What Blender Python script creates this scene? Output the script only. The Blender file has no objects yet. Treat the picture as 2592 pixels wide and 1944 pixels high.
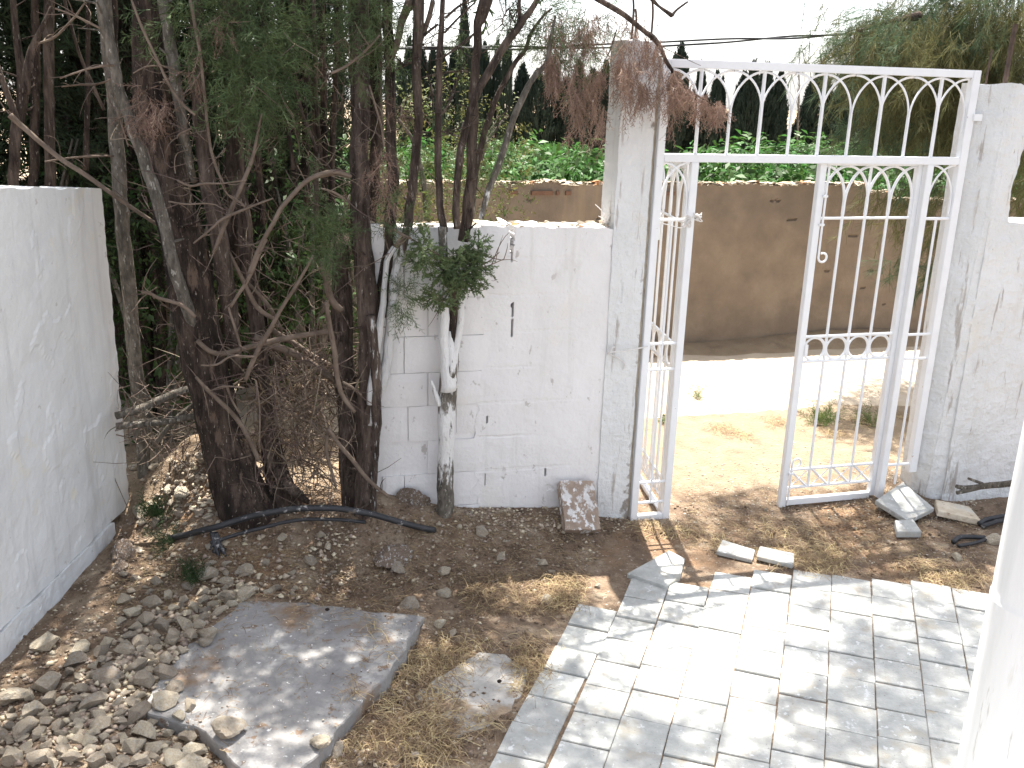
import bpy, bmesh, math, random
import numpy as np
from mathutils import Vector, Matrix, noise
random.seed(7); RNG = np.random.default_rng(11)
SC = bpy.context.scene
COL = SC.collection
R = math.radians

# ------------------------------------------------------------------ camera, sky, sun, exposure
CAM = Vector((-2.05634, -5.03753, 2.50725)); PITCH, ROLL, YAW, FPX = 0.301904, 0.0324603, 0.254807, 2518.81
_f = Vector((math.sin(YAW)*math.cos(PITCH), math.cos(YAW)*math.cos(PITCH), -math.sin(PITCH)))
_r0 = Vector((math.cos(YAW), -math.sin(YAW), 0)); _u0 = _r0.cross(_f)
CR = _r0*math.cos(ROLL)+_u0*math.sin(ROLL); CU = -_r0*math.sin(ROLL)+_u0*math.cos(ROLL); CF = _f
cd = bpy.data.cameras.new('camera'); cd.sensor_width = 36; cd.lens = FPX/2592*36; cd.clip_start = .05; cd.clip_end = 6000
cam = bpy.data.objects.new('camera', cd); COL.objects.link(cam); SC.camera = cam
m = Matrix((CR, CU, -CF)).transposed().to_4x4(); m.translation = CAM; cam.matrix_world = m

SUN_EL, SUN_ROT = R(70), R(10.2)
SD = Vector((math.sin(SUN_ROT)*math.cos(SUN_EL), math.cos(SUN_ROT)*math.cos(SUN_EL), math.sin(SUN_EL)))
w = bpy.data.worlds.new('World'); SC.world = w; w.use_nodes = True
nt = w.node_tree; nt.nodes.clear()
sky = nt.nodes.new('ShaderNodeTexSky'); sky.sky_type = 'NISHITA'; sky.sun_disc = False
sky.sun_elevation = SUN_EL; sky.sun_rotation = SUN_ROT; sky.air_density = .75; sky.dust_density = 1.6; sky.ozone_density = .3
bg = nt.nodes.new('ShaderNodeBackground'); bg.inputs[1].default_value = 0.15
wo = nt.nodes.new('ShaderNodeOutputWorld')
hz = nt.nodes.new('ShaderNodeHueSaturation'); hz.inputs['Saturation'].default_value = .38   # milky summer haze
nt.links.new(sky.outputs[0], hz.inputs['Color']); nt.links.new(hz.outputs[0], bg.inputs[0]); nt.links.new(bg.outputs[0], wo.inputs[0])
sl = bpy.data.lights.new('sun', 'SUN'); sl.energy = 5.0; sl.angle = R(.53); sl.color = (1, .95, .87)
so = bpy.data.objects.new('sun', sl); COL.objects.link(so); so.rotation_euler = SD.to_track_quat('Z', 'Y').to_euler(); so.location = (0, 0, 30)
SC.view_settings.view_transform = 'Standard'; SC.view_settings.look = 'None'; SC.view_settings.gamma = 1
SC.view_settings.use_curve_mapping = False; SC.view_settings.exposure = 1.55
SC.render.engine = 'CYCLES'
SC.cycles.max_bounces = 8; SC.cycles.transparent_max_bounces = 8

# ------------------------------------------------------------------ picture -> place helpers
CROPS = {'1':(0,0,2.37),'2':(800,0,2.37),'3':(1692,0,2.37),'4':(0,600,2.37),'5':(800,600,2.37),'6':(1692,600,2.37),'7':(0,1244,2.37),
 '8':(800,1244,2.37),'9':(1692,1244,2.37),'b':(1900,1050,3.197),'p':(560,0,4.424),'q':(1000,0,4.424),'l':(0,0,3.95),'m':(540,800,4.424),
 'z':(1540,60,4.1475),'D':(0,0,2212/2592),'S':(0,0,1),'t':(2160,0,5.12)}
def px(n, x, y):
    x0, y0, s = CROPS[n]; return x0+x/s, y0+y/s
def ray(n, x, y):
    sx, sy = px(n, x, y); return CF+CR*((sx-1296)/FPX)-CU*((sy-972)/FPX)
def at(n, x, y, Y):            # the point of that sight line at depth Y
    d = ray(n, x, y); t = (Y-CAM.y)/d.y; return CAM+d*t
def gr(n, x, y, z=0.):         # the point of that sight line at height z
    d = ray(n, x, y); t = (z-CAM.z)/d.z; return CAM+d*t
def depth(P): return (P-CAM).dot(CF)
def sst(a, b, x):
    t = min(1, max(0, (x-a)/(b-a))); return t*t*(3-2*t)
RX = [-4.5,-3.2,-2.7,-1.9,-1.5,-1.05,-.74,-.46,-.1,.1,9]; RZ = [.12,.16,.2,.2,.25,.17,.15,.13,.03,.0,.0]
def hh(x, y):                  # broad shape of the ground
    r = float(np.interp(x, RX, RZ))
    e = math.exp(-(y/.33)**2) if y < 0 else math.exp(-(max(0, y-.3)/.9)**2)
    if x < -2.35: e *= 1-(1-sst(.12, .62, y))*sst(-2.35, -2.65, x)
    z = r*e
    z += .30*math.exp(-((x+2.42)/.27)**2-((y-.55)/.34)**2)
    z += .07*math.exp(-((x+2.75)/.28)**2)*sst(.5, .0, y)*sst(-3.2, -2.0, y)
    z += .05*math.exp(-((x+2.4)/.5)**2-((y+2.1)/.4)**2)
    z += .05*math.exp(-((x+1.45)/.28)**2-((y+.1)/.3)**2)
    if -2.8 < x < -1.2 and -1.9 < y < -.3:
        for (ax, ay, bx, by, a_) in ((-2.66,-1.42,-2.42,-.98,.085),(-2.42,-.98,-2.2,-.66,.10),(-2.2,-.66,-1.85,-.72,.11),(-1.85,-.72,-1.42,-.95,.09)):
            dx, dy = bx-ax, by-ay; t = max(0, min(1, ((x-ax)*dx+(y-ay)*dy)/(dx*dx+dy*dy))); d2 = (x-ax-t*dx)**2+(y-ay-t*dy)**2
            z = max(z, a_*math.exp(-d2/.011))
    z += .13*math.exp(-((y-3.62)/.3)**2)*(.7+.3*math.sin(x*2.1)) if y < 3.75 else 0
    z += .10*math.exp(-((x-1.95)/.25)**2-((y-.35)/.4)**2)
    if y > 5: z -= .07*(min(y, 60)-5)+.025*max(0, y-60)
    return z
def h(x, y):
    z = hh(x, y)
    if abs(x) < 8 and -5 < y < 5:
        n1 = noise.noise(Vector((x*2.2, y*2.2, 3)))*.016+noise.noise(Vector((x*7, y*7, 5)))*.009+noise.noise(Vector((x*23, y*23, 1)))*.004
        a, s = x*.847-y*.532, -x*.532-y*.847
        k = sst(-.16, -.02, a)*sst(.1, .3, s) if True else 0
        z = z*(1-k)+n1*(1-.88*k)+.0045*k
    return z
def gt(n, x, y, up=0.):        # where that sight line first meets the ground (raised by up)
    d = ray(n, x, y); t = (.62-CAM.z)/d.z; st = .05/-d.z/2.2
    while True:
        P = CAM+d*t
        if P.z < hh(P.x, P.y)+up or P.z < -1: break
        t += st
    a, b = t-2*st, t+st
    for _ in range(9):
        m_ = (a+b)/2; P = CAM+d*m_
        if P.z < h(P.x, P.y)+up: b = m_
        else: a = m_
    P = CAM+d*b; return Vector((P.x, P.y, h(P.x, P.y)))

# ------------------------------------------------------------------ mesh helpers
def mesh_np(name, V, F):
    me = bpy.data.meshes.new(name); V = np.asarray(V, np.float32); F = np.asarray(F, np.int32); k = F.shape[1]
    me.vertices.add(len(V)); me.vertices.foreach_set('co', V.ravel())
    me.loops.add(F.size); me.loops.foreach_set('vertex_index', F.ravel())
    me.polygons.add(len(F)); me.polygons.foreach_set('loop_start', np.arange(0, F.size, k, dtype=np.int32))
    me.update(calc_edges=True); me.validate(); return me
def link(name, me, mat=None, parent=None, smooth=False, base=None):
    o = bpy.data.objects.new(name, me); COL.objects.link(o)
    if mat is not None: me.materials.append(mat)
    if smooth: me.polygons.foreach_set('use_smooth', np.ones(len(me.polygons), bool))
    if parent is not None:
        o.parent = parent
        if base is None: o.location = -Vector(parent.location)
    return o
class MB:
    def __init__(s): s.v = []; s.f = []; s.a = []
    def add(s, V, F, a=0.):
        n = len(s.v); s.v += [tuple(p) for p in V]; s.f += [tuple(i+n for i in q) for q in F]
        s.a += [a]*len(V) if not hasattr(a, '__len__') else list(a)
    def box(s, lo, hi, M=None):
        V = [Vector((x, y, z)) for x in (lo[0], hi[0]) for y in (lo[1], hi[1]) for z in (lo[2], hi[2])]
        if M is not None: V = [M @ p for p in V]
        s.add(V, [(0,1,3,2),(4,6,7,5),(0,4,5,1),(2,3,7,6),(0,2,6,4),(1,5,7,3)])
    def tube(s, P, rad, n=8, rough=0., a=None, smooth=True, sub=4, cap=True, flat=1., freq=3.):
        P = [Vector(p) for p in P]; rad = list(rad) if hasattr(rad, '__len__') else [rad]*len(P)
        A = a if a is not None else [0]*len(P)
        if not hasattr(A, '__len__'): A = [A]*len(P)
        if smooth and len(P) > 2:
            Q, q2, q3 = [], [], []
            for i in range(len(P)-1):
                p0, p1, p2, p3 = P[max(i-1, 0)], P[i], P[i+1], P[min(i+2, len(P)-1)]
                for j in range(sub):
                    t = j/sub
                    Q.append(.5*((2*p1)+(p2-p0)*t+(2*p0-5*p1+4*p2-p3)*t*t+(3*p1-p0-3*p2+p3)*t**3))
                    q2.append(rad[i]+(rad[i+1]-rad[i])*t); q3.append(A[i]+(A[i+1]-A[i])*t)
            Q.append(P[-1]); q2.append(rad[-1]); q3.append(A[-1]); P, rad, A = Q, q2, q3
        V, F, AA = [], [], []; t0 = (P[1]-P[0]).normalized()
        u = t0.orthogonal().normalized(); ph = random.random()*99; L = 0
        for i, p in enumerate(P):
            t = (P[min(i+1, len(P)-1)]-P[max(i-1, 0)]).normalized()
            u = (u-t*u.dot(t)).normalized(); v = t.cross(u)
            if rough: p = p+Vector((noise.noise(p*9+Vector((ph, 0, 0))), noise.noise(p*9+Vector((0, ph, 0))), 0))*min(.012, rad[i]*.55)
            if i: L += (P[i]-P[i-1]).length
            for k in range(n):
                g = 2*math.pi*k/n; r = rad[i]
                if rough:
                    r *= 1+rough*(noise.noise(Vector((math.cos(g)*freq, math.sin(g)*freq, L*2.2+ph)))*1.3+.5*noise.noise(Vector((math.cos(g)*freq*2.5, math.sin(g)*freq*2.5, L*5+ph))))
                V.append(p+u*(math.cos(g)*r)+v*(math.sin(g)*r*flat)); AA.append(A[i])
        for i in range(len(P)-1):
            for k in range(n):
                F.append((i*n+k, i*n+(k+1)%n, (i+1)*n+(k+1)%n, (i+1)*n+k))
        if cap: F.append(tuple(range(n-1, -1, -1))); F.append(tuple((len(P)-1)*n+k for k in range(n)))
        s.add(V, F, AA)
    def mesh(s, name):
        me = bpy.data.meshes.new(name); me.from_pydata(s.v, [], s.f); me.update()
        if any(s.a):
            at_ = me.attributes.new('wash', 'FLOAT', 'POINT'); at_.data.foreach_set('value', np.array(s.a, np.float32))
        return me
    def build(s, name, mat=None, parent=None, smooth=False, base=None):
        return link(name, s.mesh(name), mat, parent, smooth, base)
def tag(o, label=None, cat=None, group=None, kind=None):
    if label: o['label'] = label
    if cat: o['category'] = cat
    if group: o['group'] = group
    if kind: o['kind'] = kind
    return o
def empty(name, loc, label, cat, group=None):
    o = bpy.data.objects.new(name, None); COL.objects.link(o); o.location = loc; o.empty_display_size = .1
    return tag(o, label, cat, group)
def copy_tree(o, parent=None):
    c = o.copy(); COL.objects.link(c)
    if parent is not None: c.parent = parent
    for ch in list(o.children): copy_tree(ch, c)
    return c

# ------------------------------------------------------------------ materials
def mat(name, ramp, scale=6., detail=8., rough=.9, bump=.3, bscale=40., bdist=.01, spots=(), stretch=(1,1,1), rand=False, island=0., trans=0., tcol=None, wash=None, spec=.3, distort=0., sun_tint=None):
    M = bpy.data.materials.new(name); M.use_nodes = True; t = M.node_tree; N, L = t.nodes, t.links; N.clear()
    out = N.new('ShaderNodeOutputMaterial'); b = N.new('ShaderNodeBsdfPrincipled')
    b.inputs['Roughness'].default_value = rough; b.inputs['Specular IOR Level'].default_value = spec
    tc = N.new('ShaderNodeTexCoord'); mp = N.new('ShaderNodeMapping'); mp.inputs['Scale'].default_value = stretch
    L.new(tc.outputs['Object'], mp.inputs['Vector']); vec = mp.outputs[0]
    if rand:
        oi = N.new('ShaderNodeObjectInfo'); ad = N.new('ShaderNodeVectorMath'); ad.operation = 'ADD'
        ml = N.new('ShaderNodeMath'); ml.operation = 'MULTIPLY'; ml.inputs[1].default_value = 61.7; L.new(oi.outputs['Random'], ml.inputs[0])
        L.new(vec, ad.inputs[0]); L.new(ml.outputs[0], ad.inputs[1]); vec = ad.outputs[0]
    def nz(sc, det, dis=0.):
        n = N.new('ShaderNodeTexNoise'); n.inputs['Scale'].default_value = sc; n.inputs['Detail'].default_value = det
        n.inputs['Roughness'].default_value = .62; n.inputs['Distortion'].default_value = dis; L.new(vec, n.inputs['Vector']); return n.outputs[0]
    cr = N.new('ShaderNodeValToRGB'); e = cr.color_ramp.elements
    while len(e) < len(ramp): e.new(.5)
    for i, (p_, c_) in enumerate(ramp): e[i].position = p_; e[i].color = (*c_, 1)
    L.new(nz(scale, detail, distort), cr.inputs[0]); c = cr.outputs[0]
    def mix(fac, a, col, blend='MIX'):
        x = N.new('ShaderNodeMix'); x.data_type = 'RGBA'; x.blend_type = blend; L.new(fac, x.inputs[0]) if not isinstance(fac, float) else setattr(x.inputs[0], 'default_value', fac)
        L.new(a, x.inputs[6])
        if isinstance(col, tuple): x.inputs[7].default_value = (*col, 1)
        else: L.new(col, x.inputs[7])
        return x.outputs[2]
    def rng(src, lo, hi, top=1.):
        r = N.new('ShaderNodeMapRange'); r.inputs[1].default_value = lo; r.inputs[2].default_value = hi; r.inputs[4].default_value = top; L.new(src, r.inputs[0]); return r.outputs[0]
    for (sc, lo, hi, col, *st) in spots:
        v0 = vec
        if st:
            m2 = N.new('ShaderNodeMapping'); m2.inputs['Scale'].default_value = st[0]; L.new(vec, m2.inputs[0]); vec = m2.outputs[0]
        c = mix(rng(nz(sc, 6), lo, hi), c, col); vec = v0
    if wash:
        at_ = N.new('ShaderNodeAttribute'); at_.attribute_name = 'wash'
        s1 = N.new('ShaderNodeMath'); s1.operation = 'ADD'; L.new(at_.outputs['Fac'], s1.inputs[0])
        s2 = N.new('ShaderNodeMath'); s2.operation = 'MULTIPLY_ADD'; s2.inputs[1].default_value = 1.6; s2.inputs[2].default_value = -.85; L.new(nz(16, 8), s2.inputs[0]); L.new(s2.outputs[0], s1.inputs[1])
        c = mix(rng(s1.outputs[0], .42, .58), c, wash)
    if sun_tint:
        a2 = N.new('ShaderNodeAttribute'); a2.attribute_name = 'sun_tint'; c = mix(a2.outputs['Fac'], c, sun_tint)
    if island or rand:
        src = None
        if island: g = N.new('ShaderNodeNewGeometry'); src = g.outputs['Random Per Island']; amt = island
        else: src = oi.outputs['Random']; amt = rand if not isinstance(rand, bool) else .25
        hs = N.new('ShaderNodeHueSaturation'); L.new(c, hs.inputs['Color']); L.new(rng(src, 0, 1), hs.inputs['Value'])
        rr = hs.inputs['Value'].links[0].from_node; rr.inputs[3].default_value = 1-amt; rr.inputs[4].default_value = 1+amt
        h2 = N.new('ShaderNodeMath'); h2.operation = 'MULTIPLY_ADD'; h2.inputs[1].default_value = (.05 if island else .018); h2.inputs[2].default_value = (.475 if island else .491); L.new(src, h2.inputs[0]); L.new(h2.outputs[0], hs.inputs['Hue'])
        c = hs.outputs[0]
    L.new(c, b.inputs['Base Color'])
    if bump:
        bp = N.new('ShaderNodeBump'); bp.inputs['Strength'].default_value = bump; bp.inputs['Distance'].default_value = bdist
        L.new(nz(bscale, 6), bp.inputs['Height']); L.new(bp.outputs[0], b.inputs['Normal'])
    sh = b.outputs[0]
    if trans:
        td = N.new('ShaderNodeBsdfTranslucent'); ms = N.new('ShaderNodeMixShader'); ms.inputs[0].default_value = trans
        if tcol: td.inputs[0].default_value = (*tcol, 1)
        else: L.new(c, td.inputs[0])
        L.new(sh, ms.inputs[1]); L.new(td.outputs[0], ms.inputs[2]); sh = ms.outputs[0]
    L.new(sh, out.inputs[0]); return M

M_soil = mat('soil', [(.3,(.12,.086,.062)),(.5,(.235,.166,.112)),(.68,(.36,.28,.20))], 6, 12, .95, 1., 45, .03,
             spots=[(1.1,.54,.64,(.27,.17,.10)),(7,.56,.68,(.40,.32,.23)),(60,.60,.66,(.12,.08,.056)),(34,.62,.67,(.50,.44,.36))], sun_tint=(.36,.28,.19))
M_road = mat('road_dust', [(.3,(.42,.34,.25)),(.7,(.55,.47,.37))], 3, 10, .95, .4, 50, .02, spots=[(14,.66,.74,(.25,.2,.15))])
M_field = mat('field', [(.3,(.30,.24,.15)),(.7,(.45,.37,.25))], .02, 8, .95, 0)
M_plaster = mat('white_plaster', [(.3,(.69,.67,.66)),(.6,(.76,.745,.74))], 2.2, 9, .9, .55, 48, .008,
   spots=[(3.2,.56,.72,(.72,.69,.65)),(16,.635,.665,(.52,.49,.47),(1,1,.6)),(42,.70,.73,(.30,.27,.26),(1.2,1,.45)),(5,.56,.74,(.655,.64,.62),(2.6,2.6,.22)),(1.4,.60,.7,(.62,.60,.58))], wash=(.27,.24,.22))
M_plaster2 = mat('left_plaster', [(.3,(.64,.65,.645)),(.6,(.73,.74,.735))], 1.6, 9, .9, .55, 18, .014,
   spots=[(2.2,.54,.68,(.64,.65,.66)),(5,.60,.72,(.72,.69,.60)),(14,.66,.69,(.56,.55,.53)),(4,.54,.70,(.60,.605,.60),(2.6,2.6,.25))], wash=(.44,.38,.31))
M_pillar = mat('pillar_plaster', [(.3,(.66,.665,.66)),(.6,(.74,.745,.745))], 2.5, 9, .9, 1., 26, .02,
   spots=[(2,.58,.72,(.70,.66,.58)),(7,.60,.66,(.45,.42,.39),(3.2,3.2,.3)),(34,.70,.73,(.33,.30,.28),(1,1,.45)),(4,.56,.74,(.64,.625,.60),(2.6,2.6,.22))], wash=(.30,.27,.245))
M_mortar = mat('bare_mortar', [(.3,(.34,.29,.22)),(.7,(.52,.46,.38))], 22, 8, .95, .8, 60, .01)
M_dark = mat('hollow', [(.3,(.05,.042,.036)),(.7,(.09,.075,.06))], 20, 4, .95, 0)
M_column = mat('column_plaster', [(.3,(.76,.77,.775)),(.6,(.82,.83,.835))], 3, 8, .85, .6, 14, .006, stretch=(3,3,.3), spots=[(1.2,.52,.66,(.66,.67,.66)),(9,.64,.68,(.60,.59,.56)),(3,.62,.7,(.64,.62,.57))])
M_iron = mat('white_painted_iron', [(.3,(.74,.75,.765)),(.7,(.80,.81,.825))], 9, 6, .5, .1, 60, .002, spots=[(26,.70,.74,(.42,.34,.27))], spec=.4)
M_rust = mat('rusty_steel', [(.3,(.05,.035,.03)),(.7,(.12,.08,.06))], 30, 5, .8, .3, 80, .002)
M_block = mat('far_wall_render', [(.33,(.19,.15,.115)),(.5,(.235,.185,.14)),(.67,(.28,.225,.17))], 3, 12, .95, .5, 30, .012,
   spots=[(1.1,.52,.66,(.195,.155,.122)),(.8,.60,.70,(.33,.25,.17),(2.4,1,.22)),(30,.68,.74,(.15,.115,.09))])
M_crust = mat('wall_top_crust', [(.3,(.42,.36,.27)),(.7,(.6,.53,.42))], 12, 8, .95, .8, 50, .02, spots=[(9,.55,.62,(.45,.24,.12))])
M_tile = mat('paving_tile', [(.3,(.33,.333,.317)),(.5,(.42,.424,.402)),(.68,(.51,.512,.488))], 14, 10, .8, .5, 90, .005, rand=.06,
   spots=[(9,.56,.68,(.40,.375,.32)),(26,.61,.64,(.60,.61,.60)),(4,.62,.72,(.34,.29,.23)),(70,.64,.68,(.22,.22,.21))])
M_concrete = mat('grey_concrete', [(.3,(.235,.228,.222)),(.6,(.32,.31,.30))], 5, 12, .9, .9, 30, .014,
   spots=[(5,.56,.68,(.46,.445,.43)),(3.1,.53,.63,(.25,.18,.125)),(17,.60,.66,(.21,.15,.105)),(34,.64,.67,(.70,.69,.67))])
M_rock = mat('limestone', [(.3,(.46,.37,.27)),(.5,(.60,.51,.39)),(.7,(.70,.63,.52))], 9, 10, .92, .9, 30, .02, rand=.28,
   spots=[(4,.54,.64,(.62,.58,.51)),(13,.62,.70,(.33,.24,.16))])
M_pebble = mat('pebble', [(.3,(.30,.23,.165)),(.7,(.56,.48,.38))], 30, 4, .95, 0, island=.35)
M_chip = mat('pale_chip', [(.3,(.36,.29,.22)),(.7,(.62,.56,.48))], 30, 4, .95, 0, island=.5)
M_needle = mat('dry_needle', [(.3,(.19,.13,.08)),(.7,(.32,.23,.14))], 20, 3, .85, 0, island=.45)
M_straw = mat('dry_straw', [(.3,(.36,.26,.15)),(.7,(.50,.385,.235))], 20, 3, .8, 0, island=.5, trans=.2)
M_bark = mat('cypress_bark', [(.36,(.04,.028,.022)),(.5,(.105,.077,.062)),(.64,(.20,.15,.12))], 7, 12, .95, 1.0, 18, .05, stretch=(3.2,3.2,.7), wash=(.74,.73,.72),
   spots=[(9,.60,.66,(.045,.032,.026)),(26,.63,.67,(.36,.31,.27))])
M_bark2 = mat('grey_bark', [(.36,(.075,.067,.055)),(.5,(.135,.118,.097)),(.65,(.22,.195,.165))], 20, 12, .95, .8, 40, .02, stretch=(2,2,.7), wash=(.74,.73,.72), spots=[(30,.59,.64,(.36,.34,.30))])
M_barkd = mat('dark_bark', [(.36,(.022,.016,.013)),(.5,(.055,.039,.031)),(.64,(.125,.09,.07))], 6, 12, .95, 1.0, 16, .05, stretch=(3,3,.8), wash=(.74,.73,.72), spots=[(34,.63,.66,(.36,.30,.25)),(7,.56,.64,(.17,.12,.09))])
M_twig = mat('dead_twig', [(.3,(.105,.076,.058)),(.7,(.20,.152,.12))], 14, 5, .9, .3, 60, .004, island=.3)
M_cyp = mat('cypress_foliage', [(.3,(.062,.092,.04)),(.7,(.125,.165,.07))], 6, 4, .8, 0, island=.4, trans=.25)
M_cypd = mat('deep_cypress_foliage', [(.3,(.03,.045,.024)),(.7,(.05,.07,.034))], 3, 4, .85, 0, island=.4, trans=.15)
M_dead = mat('dead_cypress_foliage', [(.3,(.20,.13,.10)),(.7,(.31,.21,.165))], 6, 4, .9, 0, island=.35, trans=.2)
M_leaf = mat('green_leaf', [(.3,(.038,.07,.022)),(.7,(.075,.125,.036))], 4, 4, .5, 0, island=.45, trans=.4)
M_orch = mat('citrus_leaf', [(.3,(.04,.10,.022)),(.7,(.085,.17,.04))], 3, 4, .5, 0, island=.5, trans=.35)
M_oran = mat('withered_leaf', [(.3,(.07,.11,.035)),(.55,(.13,.145,.045)),(.8,(.25,.15,.06))], 3, 4, .6, 0, island=.5, trans=.35)
M_pine = mat('pine_needle', [(.3,(.10,.105,.045)),(.7,(.17,.155,.065))], 2, 4, .8, 0, island=.4, trans=.35)
M_pineg = mat('pine_needle_green', [(.3,(.06,.095,.05)),(.7,(.10,.14,.075))], 2, 4, .8, 0, island=.4, trans=.35)
M_far = mat('far_cypress', [(.3,(.022,.036,.026)),(.7,(.04,.058,.038))], 1.5, 4, .9, 0, island=.35, trans=.1)
M_hose = mat('black_hose', [(.3,(.018,.019,.022)),(.7,(.035,.036,.04))], 12, 5, .55, .2, 60, .003, spots=[(26,.60,.66,(.30,.29,.28)),(8,.66,.72,(.16,.13,.10))], spec=.5)
M_wood = mat('weathered_block', [(.3,(.25,.185,.14)),(.6,(.36,.28,.22))], 8, 8, .95, .7, 40, .015, spots=[(9,.50,.56,(.62,.60,.585),(1.6,1.6,.4)),(30,.56,.60,(.70,.68,.66),(1,1,.5))])
M_cable = mat('cable', [(.3,(.03,.03,.035)),(.7,(.05,.05,.055))], 5, 2, .6, 0)
M_brick = mat('red_clay', [(.3,(.15,.085,.06)),(.7,(.22,.125,.085))], 20, 6, .95, .5, 50, .01)
M_weed = mat('weed_leaf', [(.3,(.08,.13,.035)),(.7,(.16,.22,.07))], 8, 3, .7, 0, island=.4, trans=.3)
M_weedd = mat('dark_weed_leaf', [(.3,(.025,.05,.02)),(.7,(.05,.085,.03))], 8, 3, .7, 0, island=.4, trans=.2)
M_dryw = mat('whitewashed_twig', [(.3,(.6,.57,.54)),(.7,(.74,.72,.70))], 20, 3, .9, 0)

# ------------------------------------------------------------------ ground
def axis(a, b, st, far, n):
    inner = np.arange(a, b+st/2, st); g = np.geomspace(st*1.3, far, n)
    return np.concatenate([(a-g)[::-1], inner, b+g])
GX = axis(-4.2, 4.4, .026, 1500, 40); GY = np.concatenate([np.linspace(-9, -3.6, 14), np.arange(-3.5, 4.3, .026), 4.3+np.geomspace(.05, 1500, 50)])
V = [(x, y, h(x, y)) for y in GY for x in GX]; nx = len(GX)
I = np.arange(len(V)).reshape(len(GY), nx)
F = np.stack([I[:-1,:-1], I[:-1,1:], I[1:,1:], I[1:,:-1]], -1).reshape(-1, 4)
gme = mesh_np('ground', V, F)
sa = gme.attributes.new('sun_tint', 'FLOAT', 'POINT')      # sunlit look of the ground outside the gate, painted paler into the soil
sa.data.foreach_set('value', np.array([sst(.1, .9, y+.35*noise.noise(Vector((x*1.3, y*1.3, 2)))+.2*noise.noise(Vector((x*6, y*6, 2))))*(.75+.5*noise.noise(Vector((x*9, y*9, 4)))) if y < 9 else .6 for x, y, z in V], np.float32).clip(0, 1))
tag(link('ground', gme, M_soil, smooth=True), kind='structure')
# pale dusty road along the far wall
V, F = [], []; xs = np.arange(-14, 14.01, .1); ys = np.linspace(0, 1, 24)
for x in xs:
    y0 = 1.72+.10*noise.noise(Vector((x*1.1, 0, 7)))+.05*noise.noise(Vector((x*5, 0, 7))); y1 = 3.35+.08*noise.noise(Vector((x*2, 4, 7)))
    for t in ys:
        y = y0+(y1-y0)*t; V.append((x, y, h(x, y)*.6+.010*math.sin(math.pi*t)**.5+(.012 if 0 < t < 1 else -.012)))
n = len(ys); F = [(i*n+j, (i+1)*n+j, (i+1)*n+j+1, i*n+j+1) for i in range(len(xs)-1) for j in range(n-1)]
tag(link('road', mesh_np('road', V, F), M_road, smooth=True), kind='structure')

# ------------------------------------------------------------------ walls
def wall_sheet(name, P0, P1, zlo, zhi, thick, res, disp, mat_, parent=None, n=None, edge1=0., edge0=0., wear=None):
    """Wall with a relief front: P0,P1 ground ends, zlo/zhi functions of s in 0..1, disp(s_m, z) offset along the front normal."""
    P0, P1 = Vector(P0), Vector(P1); L = (P1-P0).length; d = (P1-P0)/L
    N = Vector(n) if n else Vector((d.y, -d.x, 0))
    ns = max(2, int(L/res)); nz_ = max(2, int((zhi(.5)-zlo(.5))/res)); V, F = [], []
    for i in range(ns+1):
        for j in range(nz_+1):
            s = i/ns; z = zlo(s)+(zhi(s)-zlo(s))*j/nz_; sm = s*L
            if edge1: sm += edge1*(noise.noise(Vector((z*4, 1, 0)))+.6*noise.noise(Vector((z*17, 2, 0))))*sst(.93, 1, s)
            if edge0: sm += edge0*(noise.noise(Vector((z*4, 5, 0)))+.6*noise.noise(Vector((z*17, 6, 0))))*sst(.07, 0, s)
            V.append(P0+d*sm+Vector((0, 0, z))+N*disp(sm, z))
    m_ = nz_+1
    for i in range(ns):
        for j in range(nz_): F.append((i*m_+j, (i+1)*m_+j, (i+1)*m_+j+1, i*m_+j+1))
    ring = [i*m_ for i in range(ns+1)]+[ns*m_+j for j in range(1, m_)]+[i*m_+nz_ for i in range(ns-1, -1, -1)]+[j for j in range(nz_-1, 0, -1)]
    b0 = len(V)
    for k in ring: V.append(V[k]-N*thick)
    nr = len(ring)
    for k in range(nr): F.append((ring[(k+1)%nr], ring[k], b0+k, b0+(k+1)%nr))
    F.append(tuple(b0+k for k in range(nr)))
    me = bpy.data.meshes.new(name); me.from_pydata([tuple(v) for v in V], [], F); me.update()
    if wear:
        q = me.attributes.new('wash', 'FLOAT', 'POINT'); q.data.foreach_set('value', np.array([wear(v[0], v[2]) for v in V], np.float32))
    return link(name, me, mat_, parent, smooth=False)
def fb(x, y, z, o=4):
    v, a, f_ = 0, 1, 1
    for _ in range(o): v += a*noise.noise(Vector((x*f_, y*f_, z*f_))); a *= .5; f_ *= 2.1
    return v

# left boundary wall
LW1 = Vector((-2.822, .447, 0)); LD = Vector((.30, .953, 0)); LW0 = LW1-LD*4.6
lw = empty('boundary_wall', LW1, 'pale grey-white plastered wall with a ragged end, running along the left edge', 'wall')
def ldisp(s, z):
    return .011*fb(s*2.2, z*2.2, 1)+.005*fb(s*8, z*6, 2, 3)*(.4+fb(s*1.1, z*1.1, 6, 2)**2)+(.0045 if fb(s*5, z*3.5, 9, 2) > .42 else 0)
wall_sheet('plaster_face', LW0, LW1, lambda s: .13+.0*s, lambda s: 1.886+(1-s)*4.6*.108+.012*noise.noise(Vector((s*40, 0, 0))), .20, .018, ldisp, M_plaster2, lw, edge1=.018, wear=lambda x, z: .22*math.exp(-max(0, z-.25)/.07)+.16*sst(1.84, 1.98, z+.09*0))
wall_sheet('foot', LW0+Vector((0,0,-.15)), LW1-LD*.22+Vector((0,0,-.15)), lambda s: .0, lambda s: .275+.02*noise.noise(Vector((s*30, 1, 0))), .25, .02,
   lambda s, z: .012+.008*fb(s*4, z*6, 5)+.004*fb(s*20, z*20, 6, 2)+.02*sst(.2, .0, z), M_plaster2, lw, edge1=.03, wear=lambda x, z: .30*math.exp(-max(0, z)/.10)+.02)

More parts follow.
